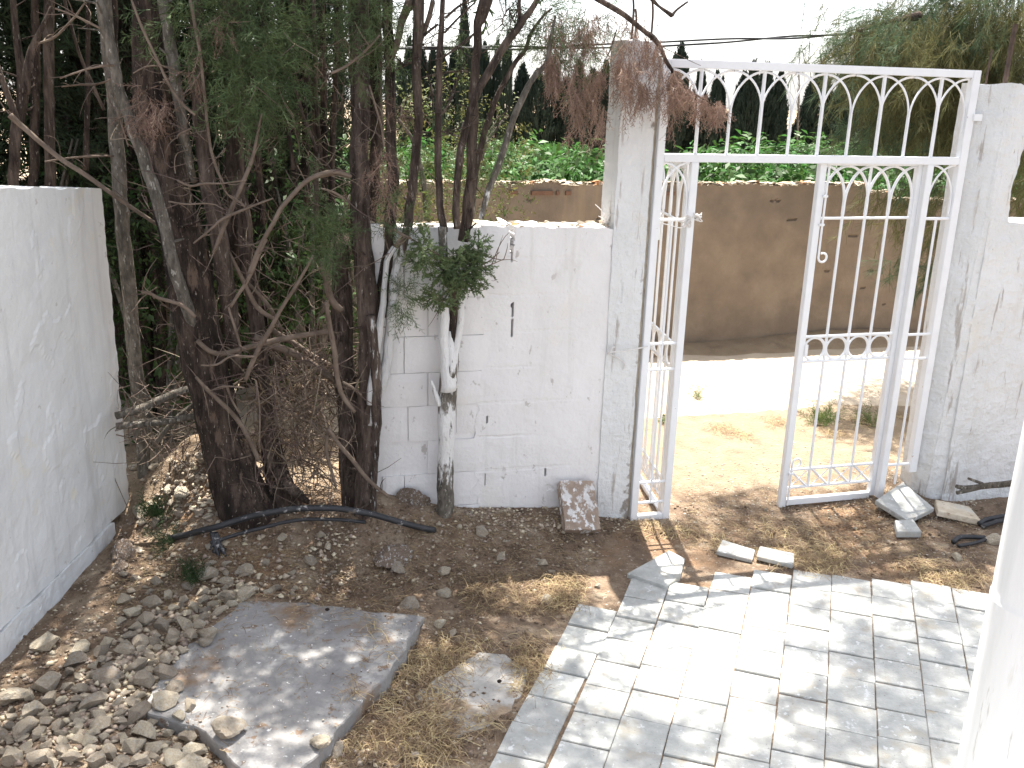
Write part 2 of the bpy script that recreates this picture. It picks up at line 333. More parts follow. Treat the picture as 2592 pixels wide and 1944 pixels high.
# street wall: left of the gate (whitewashed concrete blocks, plastered over on the right)
sw = empty('street_wall', (-.75, .1, 0), 'whitewashed block wall with cracks between the cypress trunks and the gate', 'wall')
cracks = [(-.768,1.76,-.766,1.563,.011),(-.754,1.336,-.752,1.263,.0055),(-.753,1.25,-.753,1.152,.0045),(-.92,.352,-.885,.352,.007),(-.885,.355,-.885,.29,.0045),(-.53,.37,-.53,.33,.004),(-.88,.70,-.88,.66,.004),(-.925,1.0,-.925,.93,.004)]
def segd(x, z, c):
    ax, az, bx, bz, _ = c; dx, dz = bx-ax, bz-az; t = max(0, min(1, ((x-ax)*dx+(z-az)*dz)/(dx*dx+dz*dz))); return math.hypot(x-ax-t*dx, z-az-t*dz)
X0 = -.93
def wdisp(s, z):
    x = X0+s; v = .004*fb(x*3, z*3, 1)+.0018*fb(x*14, z*14, 2, 3)
    for k in range(8):
        zc = .383+.2*k; dz = abs(z-zc-.004*noise.noise(Vector((x*8, k, 0)))); f_ = sst(-.15, -.75, x)*max(0, .35+.9*noise.noise(Vector((x*3, k*5, 2))))
        if dz < .008: v -= .005*f_
    for c in cracks:
        wj = c[4]*(1+.8*noise.noise(Vector((x*60, z*60, 3))))*(.35+.65*sst(min(c[1], c[3])-.01, max(c[1], c[3]), z))
        dd = segd(x, z, c)
        if dd < wj: v -= .13
    v -= .0075*(1-sst(.0, .16, s+.06*noise.noise(Vector((z*5, 8, 0)))))
    if z < .62 and fb(x*7, z*7, 11, 3) > .75-.3*sst(.5, .1, z): v -= .005
    return v
wall_sheet('plaster_face', (X0, 0, 0), (-.17, 0, 0), lambda s: -.05, lambda s: 1.752-.018*s+.014*noise.noise(Vector((s*11, 3, 0))), .19, .0065, wdisp, M_plaster, sw, edge0=.05, wear=lambda x, z: .04+.34*math.exp(-max(0, z-.1)/.16)+.20*sst(1.58, 1.75, z)+.20*math.exp(-((x+.62)/.12)**2-((z-.4)/.25)**2))
# blocks of the left part
mb = MB(); mb.box((-1.53, .021, -.05), (X0+.04, .185, 1.72)); mb.build('mortar_core', M_plaster, sw)
def block(x0, x1, z0, z1, inset):
    b = bmesh.new(); bmesh.ops.create_grid(b, x_segments=4, y_segments=3, size=.5)
    me = bpy.data.meshes.new('block'); V, F = [], []; nx_, nz_ = 6, 4; cx, cz = (x0+x1)/2, (z0+z1)/2
    for j in range(nz_+1):
        for i in range(nx_+1):
            x = x0+(x1-x0)*i/nx_; z = z0+(z1-z0)*j/nz_; e = (i in (0, nx_)) or (j in (0, nz_))
            x += .003*noise.noise(Vector((x*30, z*30, 1))); z += .003*noise.noise(Vector((x*30, z*30, 2)))
            V.append((x, inset+(.004 if e else 0)+.0022*fb(x*7, z*7, 4, 3), z))
    n_ = nx_+1
    for j in range(nz_):
        for i in range(nx_): F.append((j*n_+i, j*n_+i+1, (j+1)*n_+i+1, (j+1)*n_+i))
    ring = [i for i in range(n_)]+[j*n_+nx_ for j in range(1, nz_+1)]+[nz_*n_+i for i in range(nx_-1, -1, -1)]+[j*n_ for j in range(nz_-1, 0, -1)]
    b0 = len(V); V += [(V[k][0], .16, V[k][2]) for k in ring]
    for k in range(len(ring)): F.append((ring[(k+1)%len(ring)], ring[k], b0+k, b0+(k+1)%len(ring)))
    b.free(); me.from_pydata(V, [], F); me.update(); return me
zc = [-.02, .18, .383, .579, .78, .968, 1.169, 1.375, 1.568, 1.745]
for k in range(9):
    z0, z1 = zc[k], zc[k+1]; off = (0 if k % 2 else .14)
    edges = [-1.545, -1.335 if k % 2 else -1.21, X0+.05] if k != 3 else [-1.545, -1.315, -1.05, X0+.05]
    for i in range(len(edges)-1):
        g0 = .0014+.0028*random.random(); ins = random.uniform(.003, .010)
        x0, x1, a0, a1 = edges[i]+g0, edges[i+1]-g0, z0+.0013, z1-.0013
        if k == 2 and i == 0: ins = .0195; x1 = -1.32
        if k == 3: a0 = z0+.036 if i == 2 else a0
        if k == 1 and i == 0: x0 = -1.455
        link('block', block(x0, x1, a0, a1, ins), M_plaster, sw)
# loose crust on the wall top
mb = MB()
for i in range(90):
    x = random.uniform(-1.5, -.2); y = random.uniform(.0, .18); s = random.uniform(.01, .035); z = 1.745
    V = [Vector((x+random.uniform(-s, s), y+random.uniform(-s*.6, s*.6), z+random.uniform(-.004, s*.5))) for _ in range(6)]
    bm = bmesh.new(); [bm.verts.new(v) for v in V]; bmesh.ops.convex_hull(bm, input=bm.verts); bm.verts.ensure_lookup_table()
    for q, v in enumerate(bm.verts): v.index = q
    mb.add([v.co for v in bm.verts], [[v.index for v in f.verts] for f in bm.faces]); bm.free()
o = mb.build('loose_crust', M_crust, sw); o['kind'] = 'stuff'

# gate pillar on the left
gp = empty('gate_pillar', (-.1, .1, 0), 'tall white pillar with grey stains on the left side of the gate', 'pillar')
def pdisp(s, z):
    return .004*fb(s*4+3, z*3, 1)+.0018*fb(s*16, z*16, 2, 3)-(.006 if fb(s*9+5, z*2.2, 7, 3) > .78 else 0)
wall_sheet('shaft', (-.212, -.008, 0), (-.022, -.008, 0), lambda s: -.05, lambda s: 2.69+.012*noise.noise(Vector((s*5, 0, 4))), .215, .0095, pdisp, M_pillar, gp, edge0=.006, edge1=.006, wear=lambda x, z: .05+.45*math.exp(-max(0, z)/.28)*sst(-.16, -.05, x)+.26*sst(-.08, -.02, x))
wall_sheet('mortar_strip', (-.026, .012, 0), (-.001, .012, 0), lambda s: -.03, lambda s: 2.62, .15, .0065, lambda s, z: .008*fb(s*20, z*7, 3), M_mortar, gp)
for x, y, t in ((-.16, .05, .22), (-.05, .06, .20), (-.1, .16, .16)):
    b = MB(); b.tube([(x, y, 2.6), (x+.004, y, 2.69+t*.6), (x-.003, y+.006, 2.69+t)], .006, 6); b.build('rebar', M_rust, gp)

# right gate pillar and the low wall beside it
rp = empty('gate_pillar', (2.08, 0, 0), 'rough white pillar with a broken right edge, right of the gate', 'pillar')
def lerp(a, b, t): return a+(b-a)*t
V, F = [], []; nz_ = 150; cols = 34
for j in range(nz_+1):
    z = -.06+(2.535+.06)*j/nz_; t = max(0, z)/2.5
    cx, cy = lerp(1.955, 2.062, t), lerp(-.075, -.10, t)
    rx = float(np.interp(z, [0, 1.5, 1.75, 1.95, 2.1, 2.25, 2.4, 2.54], [2.30, 2.28, 2.185, 2.165, 2.185, 2.205, 2.228, 2.235]))+.012*fb(z*9, 1, 3, 3)
    for i in range(cols+1):
        if i <= 12: q = i/12; x, y = lerp(1.916, cx, q), lerp(.03, cy, q)
        else: q = (i-12)/(cols-12); x, y = lerp(cx, rx, q), lerp(cy, -.105, q)
        rr = math.exp(-((i-12)/2.2)**2)*.012
        dn = .008*fb(x*5, z*5, 2)+.0055*fb(x*19+y*9, z*15, 5, 3)-rr*.6
        V.append((x+(-dn*.5 if i < 12 else 0)+rr*.3, y-dn, z+(.02*fb(x*9, 0, 4, 3) if j == nz_ else 0)))
m_ = cols+1
F = [(j*m_+i, j*m_+i+1, (j+1)*m_+i+1, (j+1)*m_+i) for j in range(nz_) for i in range(cols)]
b0 = len(V)
for j in range(nz_+1): V += [(V[j*m_][0]+.01, .16, V[j*m_][2]), (V[j*m_+cols][0]-.01, .16, V[j*m_+cols][2])]
for j in range(nz_):
    a, b = b0+2*j, b0+2*j+2
    F += [(a, j*m_, (j+1)*m_, b), (j*m_+cols, a+1, b+1, (j+1)*m_+cols), (a+1, a, b, b+1)]
F.append(tuple([nz_*m_+i for i in range(m_)]+[b0+2*nz_+1, b0+2*nz_]))
me = bpy.data.meshes.new('shaft'); me.from_pydata(V, [], F); me.update(); link('shaft', me, M_pillar, rp)
for x, y, z1, r_ in ((1.975, .02, 2.72, .006), (2.085, .0, 2.86, .014)):
    b = MB(); b.tube([(x, y, 2.4), (x, y, z1-.1), (x+.004, y, z1)], r_, 7); b.build('rebar', M_rust, rp)
b = MB(); b.box((1.892, -.035, 2.335), (1.945, .01, 2.372)); b.build('hinge_lug', M_iron, rp)
for i in range(5):
    P = gt('b', 1270+i*28+random.uniform(-10, 10), 520+random.uniform(-50, 110)); 
rw = empty('street_wall', (3.2, 0, 0), 'low white rough-plastered wall running right from the right gate pillar', 'wall')
wall_sheet('plaster_face', (2.06, -.100, 0), (6.5, -.112, 0), lambda s: -.06, lambda s: 1.772+.015*noise.noise(Vector((s*30, 3, 0))), .2, .024,
   lambda s, z: .009*fb(s*3, z*3, 3)+.006*fb(s*13, z*15, 5, 3), M_pillar, rw, wear=lambda x, z: .40*math.exp(-max(0, z)/.10))

# foreground column
fc = empty('round_column', (.435, -2.61, 0), 'white plastered round column cut off by the right edge of the picture', 'column')
V, F = [], []; n = 64; Z = list(np.linspace(-.05, .872, 40))+[.878]+list(np.linspace(.885, 3.1, 70))
for z in Z:
    for k in range(n):
        g = 2*math.pi*k/n; r_ = .160 if z > .88 else .1635; r_ += .0022*fb(math.cos(g)*2, math.sin(g)*2, z*1.3, 3)+.0012*noise.noise(Vector((math.cos(g)*9, math.sin(g)*9, z*.8)))+.0012*noise.noise(Vector((g*3, z*30, 1)))*math.exp(-((z-.88)/.02)**2)
        V.append((.435+r_*math.cos(g), -2.61+r_*math.sin(g), z))
F = [(i*n+k, i*n+(k+1)%n, (i+1)*n+(k+1)%n, (i+1)*n+k) for i in range(len(Z)-1) for k in range(n)]
me = bpy.data.meshes.new('shaft'); me.from_pydata(V, [], F); me.update(); link('shaft', me, M_column, fc, smooth=True)

# far wall across the road
fw = empty('street_wall', (2, 3.8, 0), 'long brown rendered block wall with a crumbling top across the dirt road', 'wall')
slits = []
for k in range(8):
    for i in range(70):
        if random.random() < .16: slits.append((-6+i*.22+random.uniform(-.05, .05), .2+.175*k+random.uniform(-.008, .008), random.uniform(.03, .1)))
sgrid = {}
for s_ in slits: sgrid.setdefault(round(s_[0]/.25), []).append(s_)
def fdisp(s, z):
    x = s-6; v = .008*fb(x*1.7, z*2, 2)+.003*fb(x*9, z*9, 5, 3)
    for kk in (-1, 0, 1):
        for (sx, sz, sl_) in sgrid.get(round(x/.25)+kk, ()):
            if abs(x-sx) < sl_/2 and abs(z-sz) < .0082+.002*noise.noise(Vector((x*30, z, 0))): v -= .022
    return v
def ftop(s):
    x = -6+s*14; return 1.575-(.07*sst(3.72, 3.8, x)+.075*sst(3.98, 4.02, x))+.02*noise.noise(Vector((x*3, 0, 9)))+.012*noise.noise(Vector((x*15, 0, 9)))
wall_sheet('render_face', (-6, 3.7, 0), (8, 3.7, 0), lambda s: -.1, ftop, .2, .0165, fdisp, M_block, fw)
b = MB(); b.box((-30, 3.705, -.2), (-6.01, 3.9, 1.57)); b.box((8.01, 3.705, -.2), (40, 3.9, 1.45)); b.build('wall_run', M_block, fw)
mb = MB()
for i in range(700):
    x = random.uniform(-1, 5.5); s = random.uniform(.012, .05); z = ftop((x+6)/14)
    V = [Vector((x+random.uniform(-s*1.6, s*1.6), 3.7+random.uniform(-.03, .12), z+random.uniform(-.012, s*.7))) for _ in range(5)]
    mb.add(V, [(0,1,2),(0,2,3),(1,2,3),(2,3,4),(0,3,4)])
o = mb.build('crumbling_top', M_crust, fw); o['kind'] = 'stuff'
for x, w_ in ((.12,.09),(.34,.20),(.57,.03),(.66,.05),(1.6,.12)):
    b = MB(); b.box((x, 3.672, 1.475), (x+w_, 3.71, 1.51)); b.build('brick', M_brick, fw)

# ------------------------------------------------------------------ iron gate
gate = empty('iron_gate', (.95, 0, 0), 'white painted iron gate with pointed arches, one leaf open, between two white pillars', 'gate')
def G(name, parent, fn, base=None):
    mb_ = MB(); fn(mb_); return mb_.build(name, M_iron, parent, base=base)
def bevelbox(mb_, lo, hi, b=.0025):
    bm = bmesh.new(); bmesh.ops.create_cube(bm, size=1); 
    for v in bm.verts: v.co = Vector([lo[i]+(hi[i]-lo[i])*(v.co[i]+.5) for i in range(3)])
    bmesh.ops.bevel(bm, geom=bm.edges, offset=b, segments=2, affect='EDGES'); bm.verts.index_update()
    mb_.add([v.co.copy() for v in bm.verts], [[v.index for v in f.verts] for f in bm.faces]); bm.free()
XI, XE, ND = .043, 1.853, 10
BX = [XI+(XE-XI)*i/ND for i in range(ND+1)]
G('post', gate, lambda q: bevelbox(q, (.0, -.02, .0), (.042, .024, 2.607)))
G('post', gate, lambda q: bevelbox(q, (1.855, -.02, .19), (1.905, .024, 2.607)))
G('rail', gate, lambda q: bevelbox(q, (.0425, -.02, 2.565), (1.8545, .024, 2.607)))
G('rail', gate, lambda q: bevelbox(q, (.0425, -.02, 2.088), (1.8545, .024, 2.130)))
for k in (1, 9): G('mullion', gate, lambda q: bevelbox(q, (BX[k]-.021, -.02, .0 if k == 1 else .03), (BX[k]+.021, .024, 2.0875)))
ZT, ZM = 2.565, 2.130
for k in range(1, 10):
    tall = k % 2 == 1
    G('bar', gate, lambda q: q.tube([(BX[k], 0, ZM-.005), (BX[k], 0, ZT+.003 if tall else ZT-.21)], .0105 if tall else .009, 8, smooth=False))
def arcs(q, xa, xb, ztop, rz, w=.0085, y=0):
    """two quarter arcs crossing between neighbouring bars"""
    for (s0, s1) in ((xa, xb), (xb, xa)):
        P = [(s0, y, ztop-rz*1.35)]+[(s0+(s1-s0)*(1-math.cos(a)), y, ztop-rz+rz*math.sin(a)) for a in np.linspace(0, math.pi/2, 13)]
        q.tube(P, w, 6, smooth=False, flat=.65)
for k in range(10): G('arch', gate, lambda q: arcs(q, BX[k]+(.0 if k else .004), BX[k+1], ZT-.006, .215, y=.004 if k % 2 else -.004))
for (xa, xb) in ((.043, BX[1]-.021), (BX[9]+.021, 1.854)):
    xm = (xa+xb)/2; lo = .24
    for z in (1.78, 1.085, .933, .243): G('rail', gate, lambda q: q.tube([(xa-.002, 0, z), (xb+.002, 0, z)], .009, 8, smooth=False))
    G('bar', gate, lambda q: q.tube([(xm, 0, 1.78), (xm, 0, .11)], .0075, 8, smooth=False))
    G('arch', gate, lambda q: arcs(q, xa+.004, xb-.004, 2.084, .205))
for (a, b_) in ((.11, .0),):
    xa, xb = .043, BX[1]-.021
    G('rail', gate, lambda q: q.tube([(xa-.002, 0, .115), (xb+.002, 0, .115)], .009, 8, smooth=False))
    G('rail', gate, lambda q: bevelbox(q, (xa, -.018, .004), (xb, .02, .04)))
def leaf(mirror, loc, rz, flag):
    W = (BX[5]-BX[1])-.05
    root = bpy.data.objects.new('gate_leaf', None); COL.objects.link(root); root.parent = gate
    root.location = Vector(loc)-Vector(gate.location); root.rotation_euler = (0, 0, rz)
    if flag: root['label'] = flag
    S = -1 if mirror else 1
    def g(name, fn):
        q = MB(); fn(q); me = q.mesh(name)
        if mirror:
            for v in me.vertices: v.co.x = -v.co.x
            me.flip_normals()
        me.update(); return link(name, me, M_iron, root, base=1)
    g('stile', lambda q: bevelbox(q, (.0, -.02, .03), (.04, .02, 2.115)))
    g('stile', lambda q: bevelbox(q, (W-.042, -.02, .0), (W, .02, 2.115)))
    g('rail', lambda q: bevelbox(q, (.0405, -.018, 2.075), (W-.0425, .018, 2.114)))
    g('rail', lambda q: bevelbox(q, (.0405, -.018, .012), (W-.0425, .018, .052)))
    xa, xb = .04, W-.042; X = [xa+(xb-xa)*i/4 for i in range(5)]
    for z in (1.085, .933, .243, .125): g('rail', lambda q: q.tube([(xa-.002, 0, z), (xb+.002, 0, z)], .0095, 8, smooth=False))
    g('rail', lambda q: q.tube([(xa-.002, 0, 1.78), (xb+.002, 0, 1.78)], .008, 8, smooth=False))
    for k in (1, 2, 3): g('bar', lambda q: q.tube([(X[k], 0, 2.074 if k == 2 else 1.87), (X[k], 0, .12)], .0085, 8, smooth=False))
    for k in range(4):
        g('arch', lambda q: arcs(q, X[k]+(.004 if k == 0 else 0), X[k+1]-(.004 if k == 3 else 0), 2.071, .20, y=.003 if k % 2 else -.003))
        xm = (X[k]+X[k+1])/2
        g('ring', lambda q: q.tube([(xm+.068*math.cos(t), 0, 1.009+.068*math.sin(t)) for t in np.linspace(0, 2*math.pi, 25)], .006, 6, smooth=False, flat=1.6))
        g('brace', lambda q: q.tube([(X[k]+.012, 0, .128), (X[k+1]-.012, 0, .240)], .0085, 6, smooth=False))
        g('brace', lambda q: q.tube([(X[k]+.012, -.008, .240), (X[k+1]-.012, -.008, .128)], .0035, 5, smooth=False))
    if mirror:
        def curl(q, zb, zt, zc, rr):
            x = W-.050
            q.tube([(x, -.028, zt), (x, -.028, zc)]+[(x-rr+rr*math.cos(t), -.030, zc+rr*math.sin(t)*S*S*-1) for t in np.linspace(.3, 5.2, 16)], .0065, 7, smooth=False)
        g('bolt', lambda q: curl(q, 0, 2.07, 1.56, .026))
        g('bolt', lambda q: q.tube([(W-.047, -.028, .02), (W-.047, -.028, .30)]+[(W-.075+.028*math.cos(t), -.030, .30+.026*math.sin(t)) for t in np.linspace(0, 4.6, 14)], .0065, 7, smooth=False))
        for z in (1.90, 1.74): g('bolt_guide', lambda q: bevelbox(q, (W-.062, -.036, z), (W-.030, -.0205, z+.014)))
        g('lock_plate', lambda q: bevelbox(q, (W-.058, -.030, .975), (W-.036, -.0205, 1.045)))
        g('bolt_guide', lambda q: bevelbox(q, (W-.060, -.036, .22), (W-.030, -.0205, .235)))
    else:
        g('latch_box', lambda q: bevelbox(q, (W-.10, -.026, 1.60), (W-.046, .012, 1.76)))
    return root
leaf(True, (BX[9]-.009, .045, 0), R(1.2), 'closed right leaf with a curled bolt handle')
leaf(False, (BX[1]+.004, .045, -.032), R(83), 'left leaf swung open towards the road')
def knot(name, c, s, label, parent=None):
    q = MB()
    for i in range(7):
        P = [Vector(c)+Vector((random.uniform(-s, s), random.uniform(-s*.5, s*.5), random.uniform(-s, s))) for _ in range(4)]
        q.tube(P, .0028, 5)
    return q
q = knot('x', (BX[1]-.03, -.03, 1.775), .03, ''); q2 = knot('x', (BX[1]+.035, -.03, 1.80), .026, '')
q.add(q2.v, q2.f)
q.tube([(.05, -.02, 1.765), (.1, -.03, 1.755), (.17, -.03, 1.74), (BX[1], -.032, 1.77)], .003, 5)
tag(q.build('binding_wire', M_dryw), 'white painted wire knotted round the gate post below the arches', 'wire')
q = MB(); q.tube([at('5', 1750, 700, -.02), at('5', 1765, 690, -.05), at('5', 1850, 685, -.045), at('5', 1990, 655, -.035)], .004, 6)
q.tube([at('5', 1752, 700, -.02), at('5', 1800, 720, -.022), at('5', 1850, 760, -.02), at('5', 1840, 800, -.018)], .0035, 6)
q.tube([at('5', 1752, 700, -.02), at('5', 1775, 665, -.03), at('5', 1790, 660, -.02)], .004, 6)
tag(q.build('binding_wire', M_dryw), 'white wire hooked from the pillar face to the left gate post', 'wire')

# ------------------------------------------------------------------ paving tiles
pv = bpy.data.objects.new('tile_paving', None); COL.objects.link(pv); pv['kind'] = 'structure'
UU, VV = Vector((.847, -.532, 0)), Vector((-.532, -.847, 0))
def tile_mesh(i, w_=.1945, l_=.1945, t=.03):
    bm = bmesh.new(); bmesh.ops.create_cube(bm, size=1)
    for v in bm.verts: v.co = Vector((v.co.x*w_+random.uniform(-.0015, .0015), v.co.y*l_+random.uniform(-.0015, .0015), (v.co.z-.5)*t))
    bmesh.ops.bevel(bm, geom=[e for e in bm.edges if all(v.co.z > -.01 for v in e.verts)], offset=.0022, segments=2, affect='EDGES')
    me = bpy.data.meshes.new('tile'); bm.to_mesh(me); bm.free(); me.materials.append(M_tile); return me
TM = [tile_mesh(i) for i in range(8)]
starts = [1.069, .71, .66, .44, .33, .27, .225, .20, .18, .165, .15, .14, .13, .12, .11, .11, .10, .10, .10, .09]
for k, s0 in enumerate(starts):
    off = 0 if k < 2 else random.uniform(0, .05)
    for j in range(15):
        s = s0+off+.1+.2005*j; a = -.04+.199*k+.1
        P = UU*a+VV*s
        if k == 0: P -= UU*(.012 if j > 2 else .0)
        if (P-Vector((.435, -2.61, 0))).length < .2: continue
        if P.y < -3.4: continue
        o = bpy.data.objects.new('tile', TM[random.randrange(8)]); COL.objects.link(o); o.parent = pv
        o.location = (P.x+random.uniform(-.002, .002), P.y+random.uniform(-.002, .002), .012+random.uniform(-.005, .005))
        o.rotation_euler = (random.gauss(0, .008), random.gauss(0, .008), math.atan2(UU.y, UU.x)+random.gauss(0, .006)+random.choice((0, 1, 2, 3))*math.pi/2)
def prism(pts, zb, zt, bev=.003, sub=0, tilt=None):
    bm = bmesh.new(); vs = [bm.verts.new((p[0], p[1], zt)) for p in pts]; f = bm.faces.new(vs)
    if f.normal.z < 0: bmesh.ops.reverse_faces(bm, faces=[f])
    r = bmesh.ops.extrude_face_region(bm, geom=[f]); vv = [g for g in r['geom'] if isinstance(g, bmesh.types.BMVert)]
    bmesh.ops.translate(bm, verts=vv, vec=(0, 0, zb-zt)); bmesh.ops.recalc_face_normals(bm, faces=bm.faces)
    if bev: bmesh.ops.bevel(bm, geom=bm.edges, offset=bev, segments=2, affect='EDGES')
    return bm
def bm_obj(name, bm, m_, parent=None, base=None):
    me = bpy.data.meshes.new(name); bm.to_mesh(me); bm.free(); return link(name, me, m_, parent, base=base)
def loose(name, pts, z, t, label, cat, m_=M_tile, tilt=(0, 0), group=None):
    c = Vector((sum(p[0] for p in pts)/len(pts), sum(p[1] for p in pts)/len(pts), 0))
    bm = prism([(p[0]-c.x, p[1]-c.y) for p in pts], -t, 0)
    o = bm_obj(name, bm, m_); o.location = (c.x, c.y, z+h(c.x, c.y)); o.rotation_euler = (*tilt, 0); return tag(o, label, cat, group)
loose('paving_tile', [(-.262,-.662),(.06,-.455),(.11,-.56),(.0,-.75),(-.12,-.83)], .026, .03, 'cracked pale slab piece at the top corner of the tiled path', 'tile')
loose('paving_tile', [(.402,-.409),(.533,-.547),(.468,-.644),(.312,-.526)], .032, .024, 'loose pale tile lying before the gate, left of its pair', 'tile', tilt=(.05, .0))
loose('paving_tile', [(.577,-.52),(.731,-.624),(.657,-.747),(.50,-.63)], .035, .024, 'loose pale tile lying before the gate, right one touching the path', 'tile', tilt=(.03, .04))
loose('paving_tile', [(1.835,.003),(1.851,-.302),(1.611,-.388),(1.541,-.149)], .075, .03, 'large grey tile lying tilted at the foot of the right pillar', 'tile', tilt=(.16, -.05))
loose('tile_fragment', [(1.528,-.378),(1.648,-.384),(1.60,-.535),(1.455,-.51)], .05, .04, 'small broken pale tile piece in front of the tilted grey tile', 'tile', tilt=(.05, .0))
loose('tile_fragment', [(1.952,-.172),(2.141,-.256),(2.09,-.437),(1.861,-.324)], .05, .035, 'brownish half tile partly buried beside the right pillar', 'tile', m_=M_rock, tilt=(.08, .1))

# ------------------------------------------------------------------ concrete slab and flush concrete patch
M_patch = mat('pale_concrete', [(.3,(.36,.34,.31)),(.6,(.47,.45,.42))], 6, 10, .9, .7, 40, .01, spots=[(4,.55,.65,(.30,.23,.16)),(22,.62,.67,(.24,.18,.125))])
def slab(name, pts, zt, t, label, amp=.02, m_=None):
    poly = []
    for i, p in enumerate(pts):
        q_ = pts[(i+1) % len(pts)]; n_ = max(2, int(math.dist(p, q_)/.03))
        for j in range(n_):
            x, y = p[0]+(q_[0]-p[0])*j/n_, p[1]+(q_[1]-p[1])*j/n_
            poly.append((x+amp*fb(x*9, y*9, 1, 3), y+amp*fb(x*9, y*9, 7, 3)))
    c = Vector((sum(p[0] for p in pts)/len(pts), sum(p[1] for p in pts)/len(pts))); n_ = len(poly); V, F = [], []
    rings = [(1.0, -t), (1.0, -.008), (.993, -.001), (.97, 0), (.9, 0), (.8, 0), (.68, 0), (.55, 0), (.42, 0), (.3, 0), (.18, 0), (.07, 0)]
    for (k, dz) in rings:
        for p in poly:
            x, y = c.x+(p[0]-c.x)*k, c.y+(p[1]-c.y)*k
            V.append((x, y, zt+dz+(.004*fb(x*6, y*6, 3, 3)+.006*fb(x*2, y*2, 5, 2) if dz > -.02 else 0)))
    V.append((c.x, c.y, zt))
    for i in range(len(rings)-1):
        for k in range(n_): F.append((i*n_+k, i*n_+(k+1)%n_, (i+1)*n_+(k+1)%n_, (i+1)*n_+k))
    b0 = (len(rings)-1)*n_
    for k in range(n_): F.append((b0+k, b0+(k+1)%n_, len(V)-1))
    q = MB(); q.add(V, F); o = q.build(name, m_ or M_concrete); return tag(o, label, 'slab')
SL = [(-2.20,-.67),(-1.93,-.74),(-1.391,-.985),(-1.62,-1.42),(-2.035,-2.02),(-2.19,-1.93),(-2.33,-1.66),(-2.60,-1.46),(-2.52,-1.25),(-2.40,-.95)]
slab('concrete_slab', SL[::-1], .09, .16, 'broken grey concrete slab lying on the ground among the rubble')
PT = [gr('8', x, y, .005) for x, y in ((600,1230),(760,1120),(900,1010),(980,965),(1150,980),(1260,1060),(1240,1200),(1130,1340),(1010,1440),(820,1470),(620,1430))]
slab('concrete_patch', [(p.x, p.y) for p in PT][::-1], .012, .05, 'flush pale concrete patch between the slab and the tiled path', .03, M_patch)
def inpoly(x, y, poly):
    c = False; j = len(poly)-1
    for i in range(len(poly)):
        if (poly[i][1] > y) != (poly[j][1] > y) and x < (poly[j][0]-poly[i][0])*(y-poly[i][1])/(poly[j][1]-poly[i][1])+poly[i][0]: c = not c
        j = i
    return c

# leaning block against the wall
q = MB(); base_, top_ = gt('D', 1254, 1152), at('D', 1240, 1047, -.014)
ax = (top_-base_).normalized(); rt = Vector((1, .05, 0)); rt = (rt-ax*rt.dot(ax)).normalized(); nn = ax.cross(rt)
if nn.y > 0: nn = -nn
bm = bmesh.new(); bmesh.ops.create_cube(bm, size=1); bmesh.ops.subdivide_edges(bm, edges=bm.edges, cuts=7, use_grid_fill=True)
L_ = (top_-base_).length
for v in bm.verts:
    p = v.co.copy(); e = 1 if max(abs(p.x), abs(p.z)) > .49 else .3
    P = (base_+top_)/2+rt*(p.x*.205)+ax*(p.z*L_)+nn*((p.y+.5)*.055)
    v.co = P+Vector((1, 1, 1))*.004*e*fb(P.x*20, P.y*20, P.z*20, 2)
o = bm_obj('stone_block', bm, M_wood); tag(o, 'brown block splashed with whitewash leaning against the street wall', 'block')
me = o.data; c_ = Vector(base_); 

# ------------------------------------------------------------------ hoses, pipes, sticks
def hose(name, pts, r, label, cat, m_=M_hose, n=10):
    q = MB(); q.tube(pts, r, n, sub=6, rough=.03); return tag(q.build(name, m_, smooth=True), label, cat)
HP = [(370,1163,.015),(450,1143,.07),(520,1122,.14),(600,1104,.20),(700,1098,.22),(790,1108,.17),(870,1130,.09),(938,1146,.014)]
def up(n, x, y, dz):
    P = gt(n, x, y, dz); return P+Vector((0, 0, dz))
hose('garden_hose', [up('D', x, y, z) for x, y, z in HP], .0165, 'thick black hose arching over the ground at the foot of the trunks', 'hose')
hose('garden_hose', [up('D', x, y, z) for x, y, z in ((455,1172,.03),(500,1158,.07),(560,1142,.11),(640,1124,.15),(720,1122,.14),(790,1128,.09))], .010, 'thinner black hose running just below the thick one', 'hose')
q = MB()
for i in range(9):
    c0 = up('D', 462+random.uniform(-8, 8), 1150, .06); q.tube([c0, up('D', 460+random.uniform(-14, 14), 1172, .04), up('D', 468+random.uniform(-16, 20), 1195+random.uniform(-8, 8), .01)], .008, 6)
tag(q.build('hose_bundle', M_hose, smooth=True), 'short bundle of black hose ends tied under the hoses', 'hose')
P0, P1 = at('b', 1665, 590, -.20), at('b', 2115, 560, -.42)
q = MB(); q.tube([at('b', 1668, 578, -.2), at('b', 1740, 592, -.22), at('b', 1900, 575, -.3), at('b', 2105, 555, -.42), at('b', 2300, 530, -.5)], [.012,.015,.019,.02,.022], 9, rough=.15)
q.tube([at('b', 1665, 632, -.22), at('b', 1760, 612, -.24), at('b', 1880, 585, -.29)], [.012,.014,.012], 8, rough=.15)
q.tube([at('b', 1760, 515, -.24), at('b', 1850, 548, -.26), at('b', 1900, 570, -.3)], [.008,.010,.010], 8, rough=.15)
tag(q.build('dead_branch', M_bark2, smooth=True), 'forked dead branch sticking out level from behind the round column', 'branch')
q = MB(); q.tube([up('b', 1850, 885, .02), up('b', 1930, 845, .03), up('b', 2100, 810, .03), up('b', 2300, 780, .03)], .016, 9, rough=.06); q.tube([up('b', 1880, 905, .02), up('b', 2000, 860, .03), up('b', 2120, 850, .03), up('b', 2300, 830, .03)], .014, 9, rough=.06)
tag(q.build('garden_hose', M_hose, smooth=True), 'pair of black hoses lying by the low right wall', 'hose')
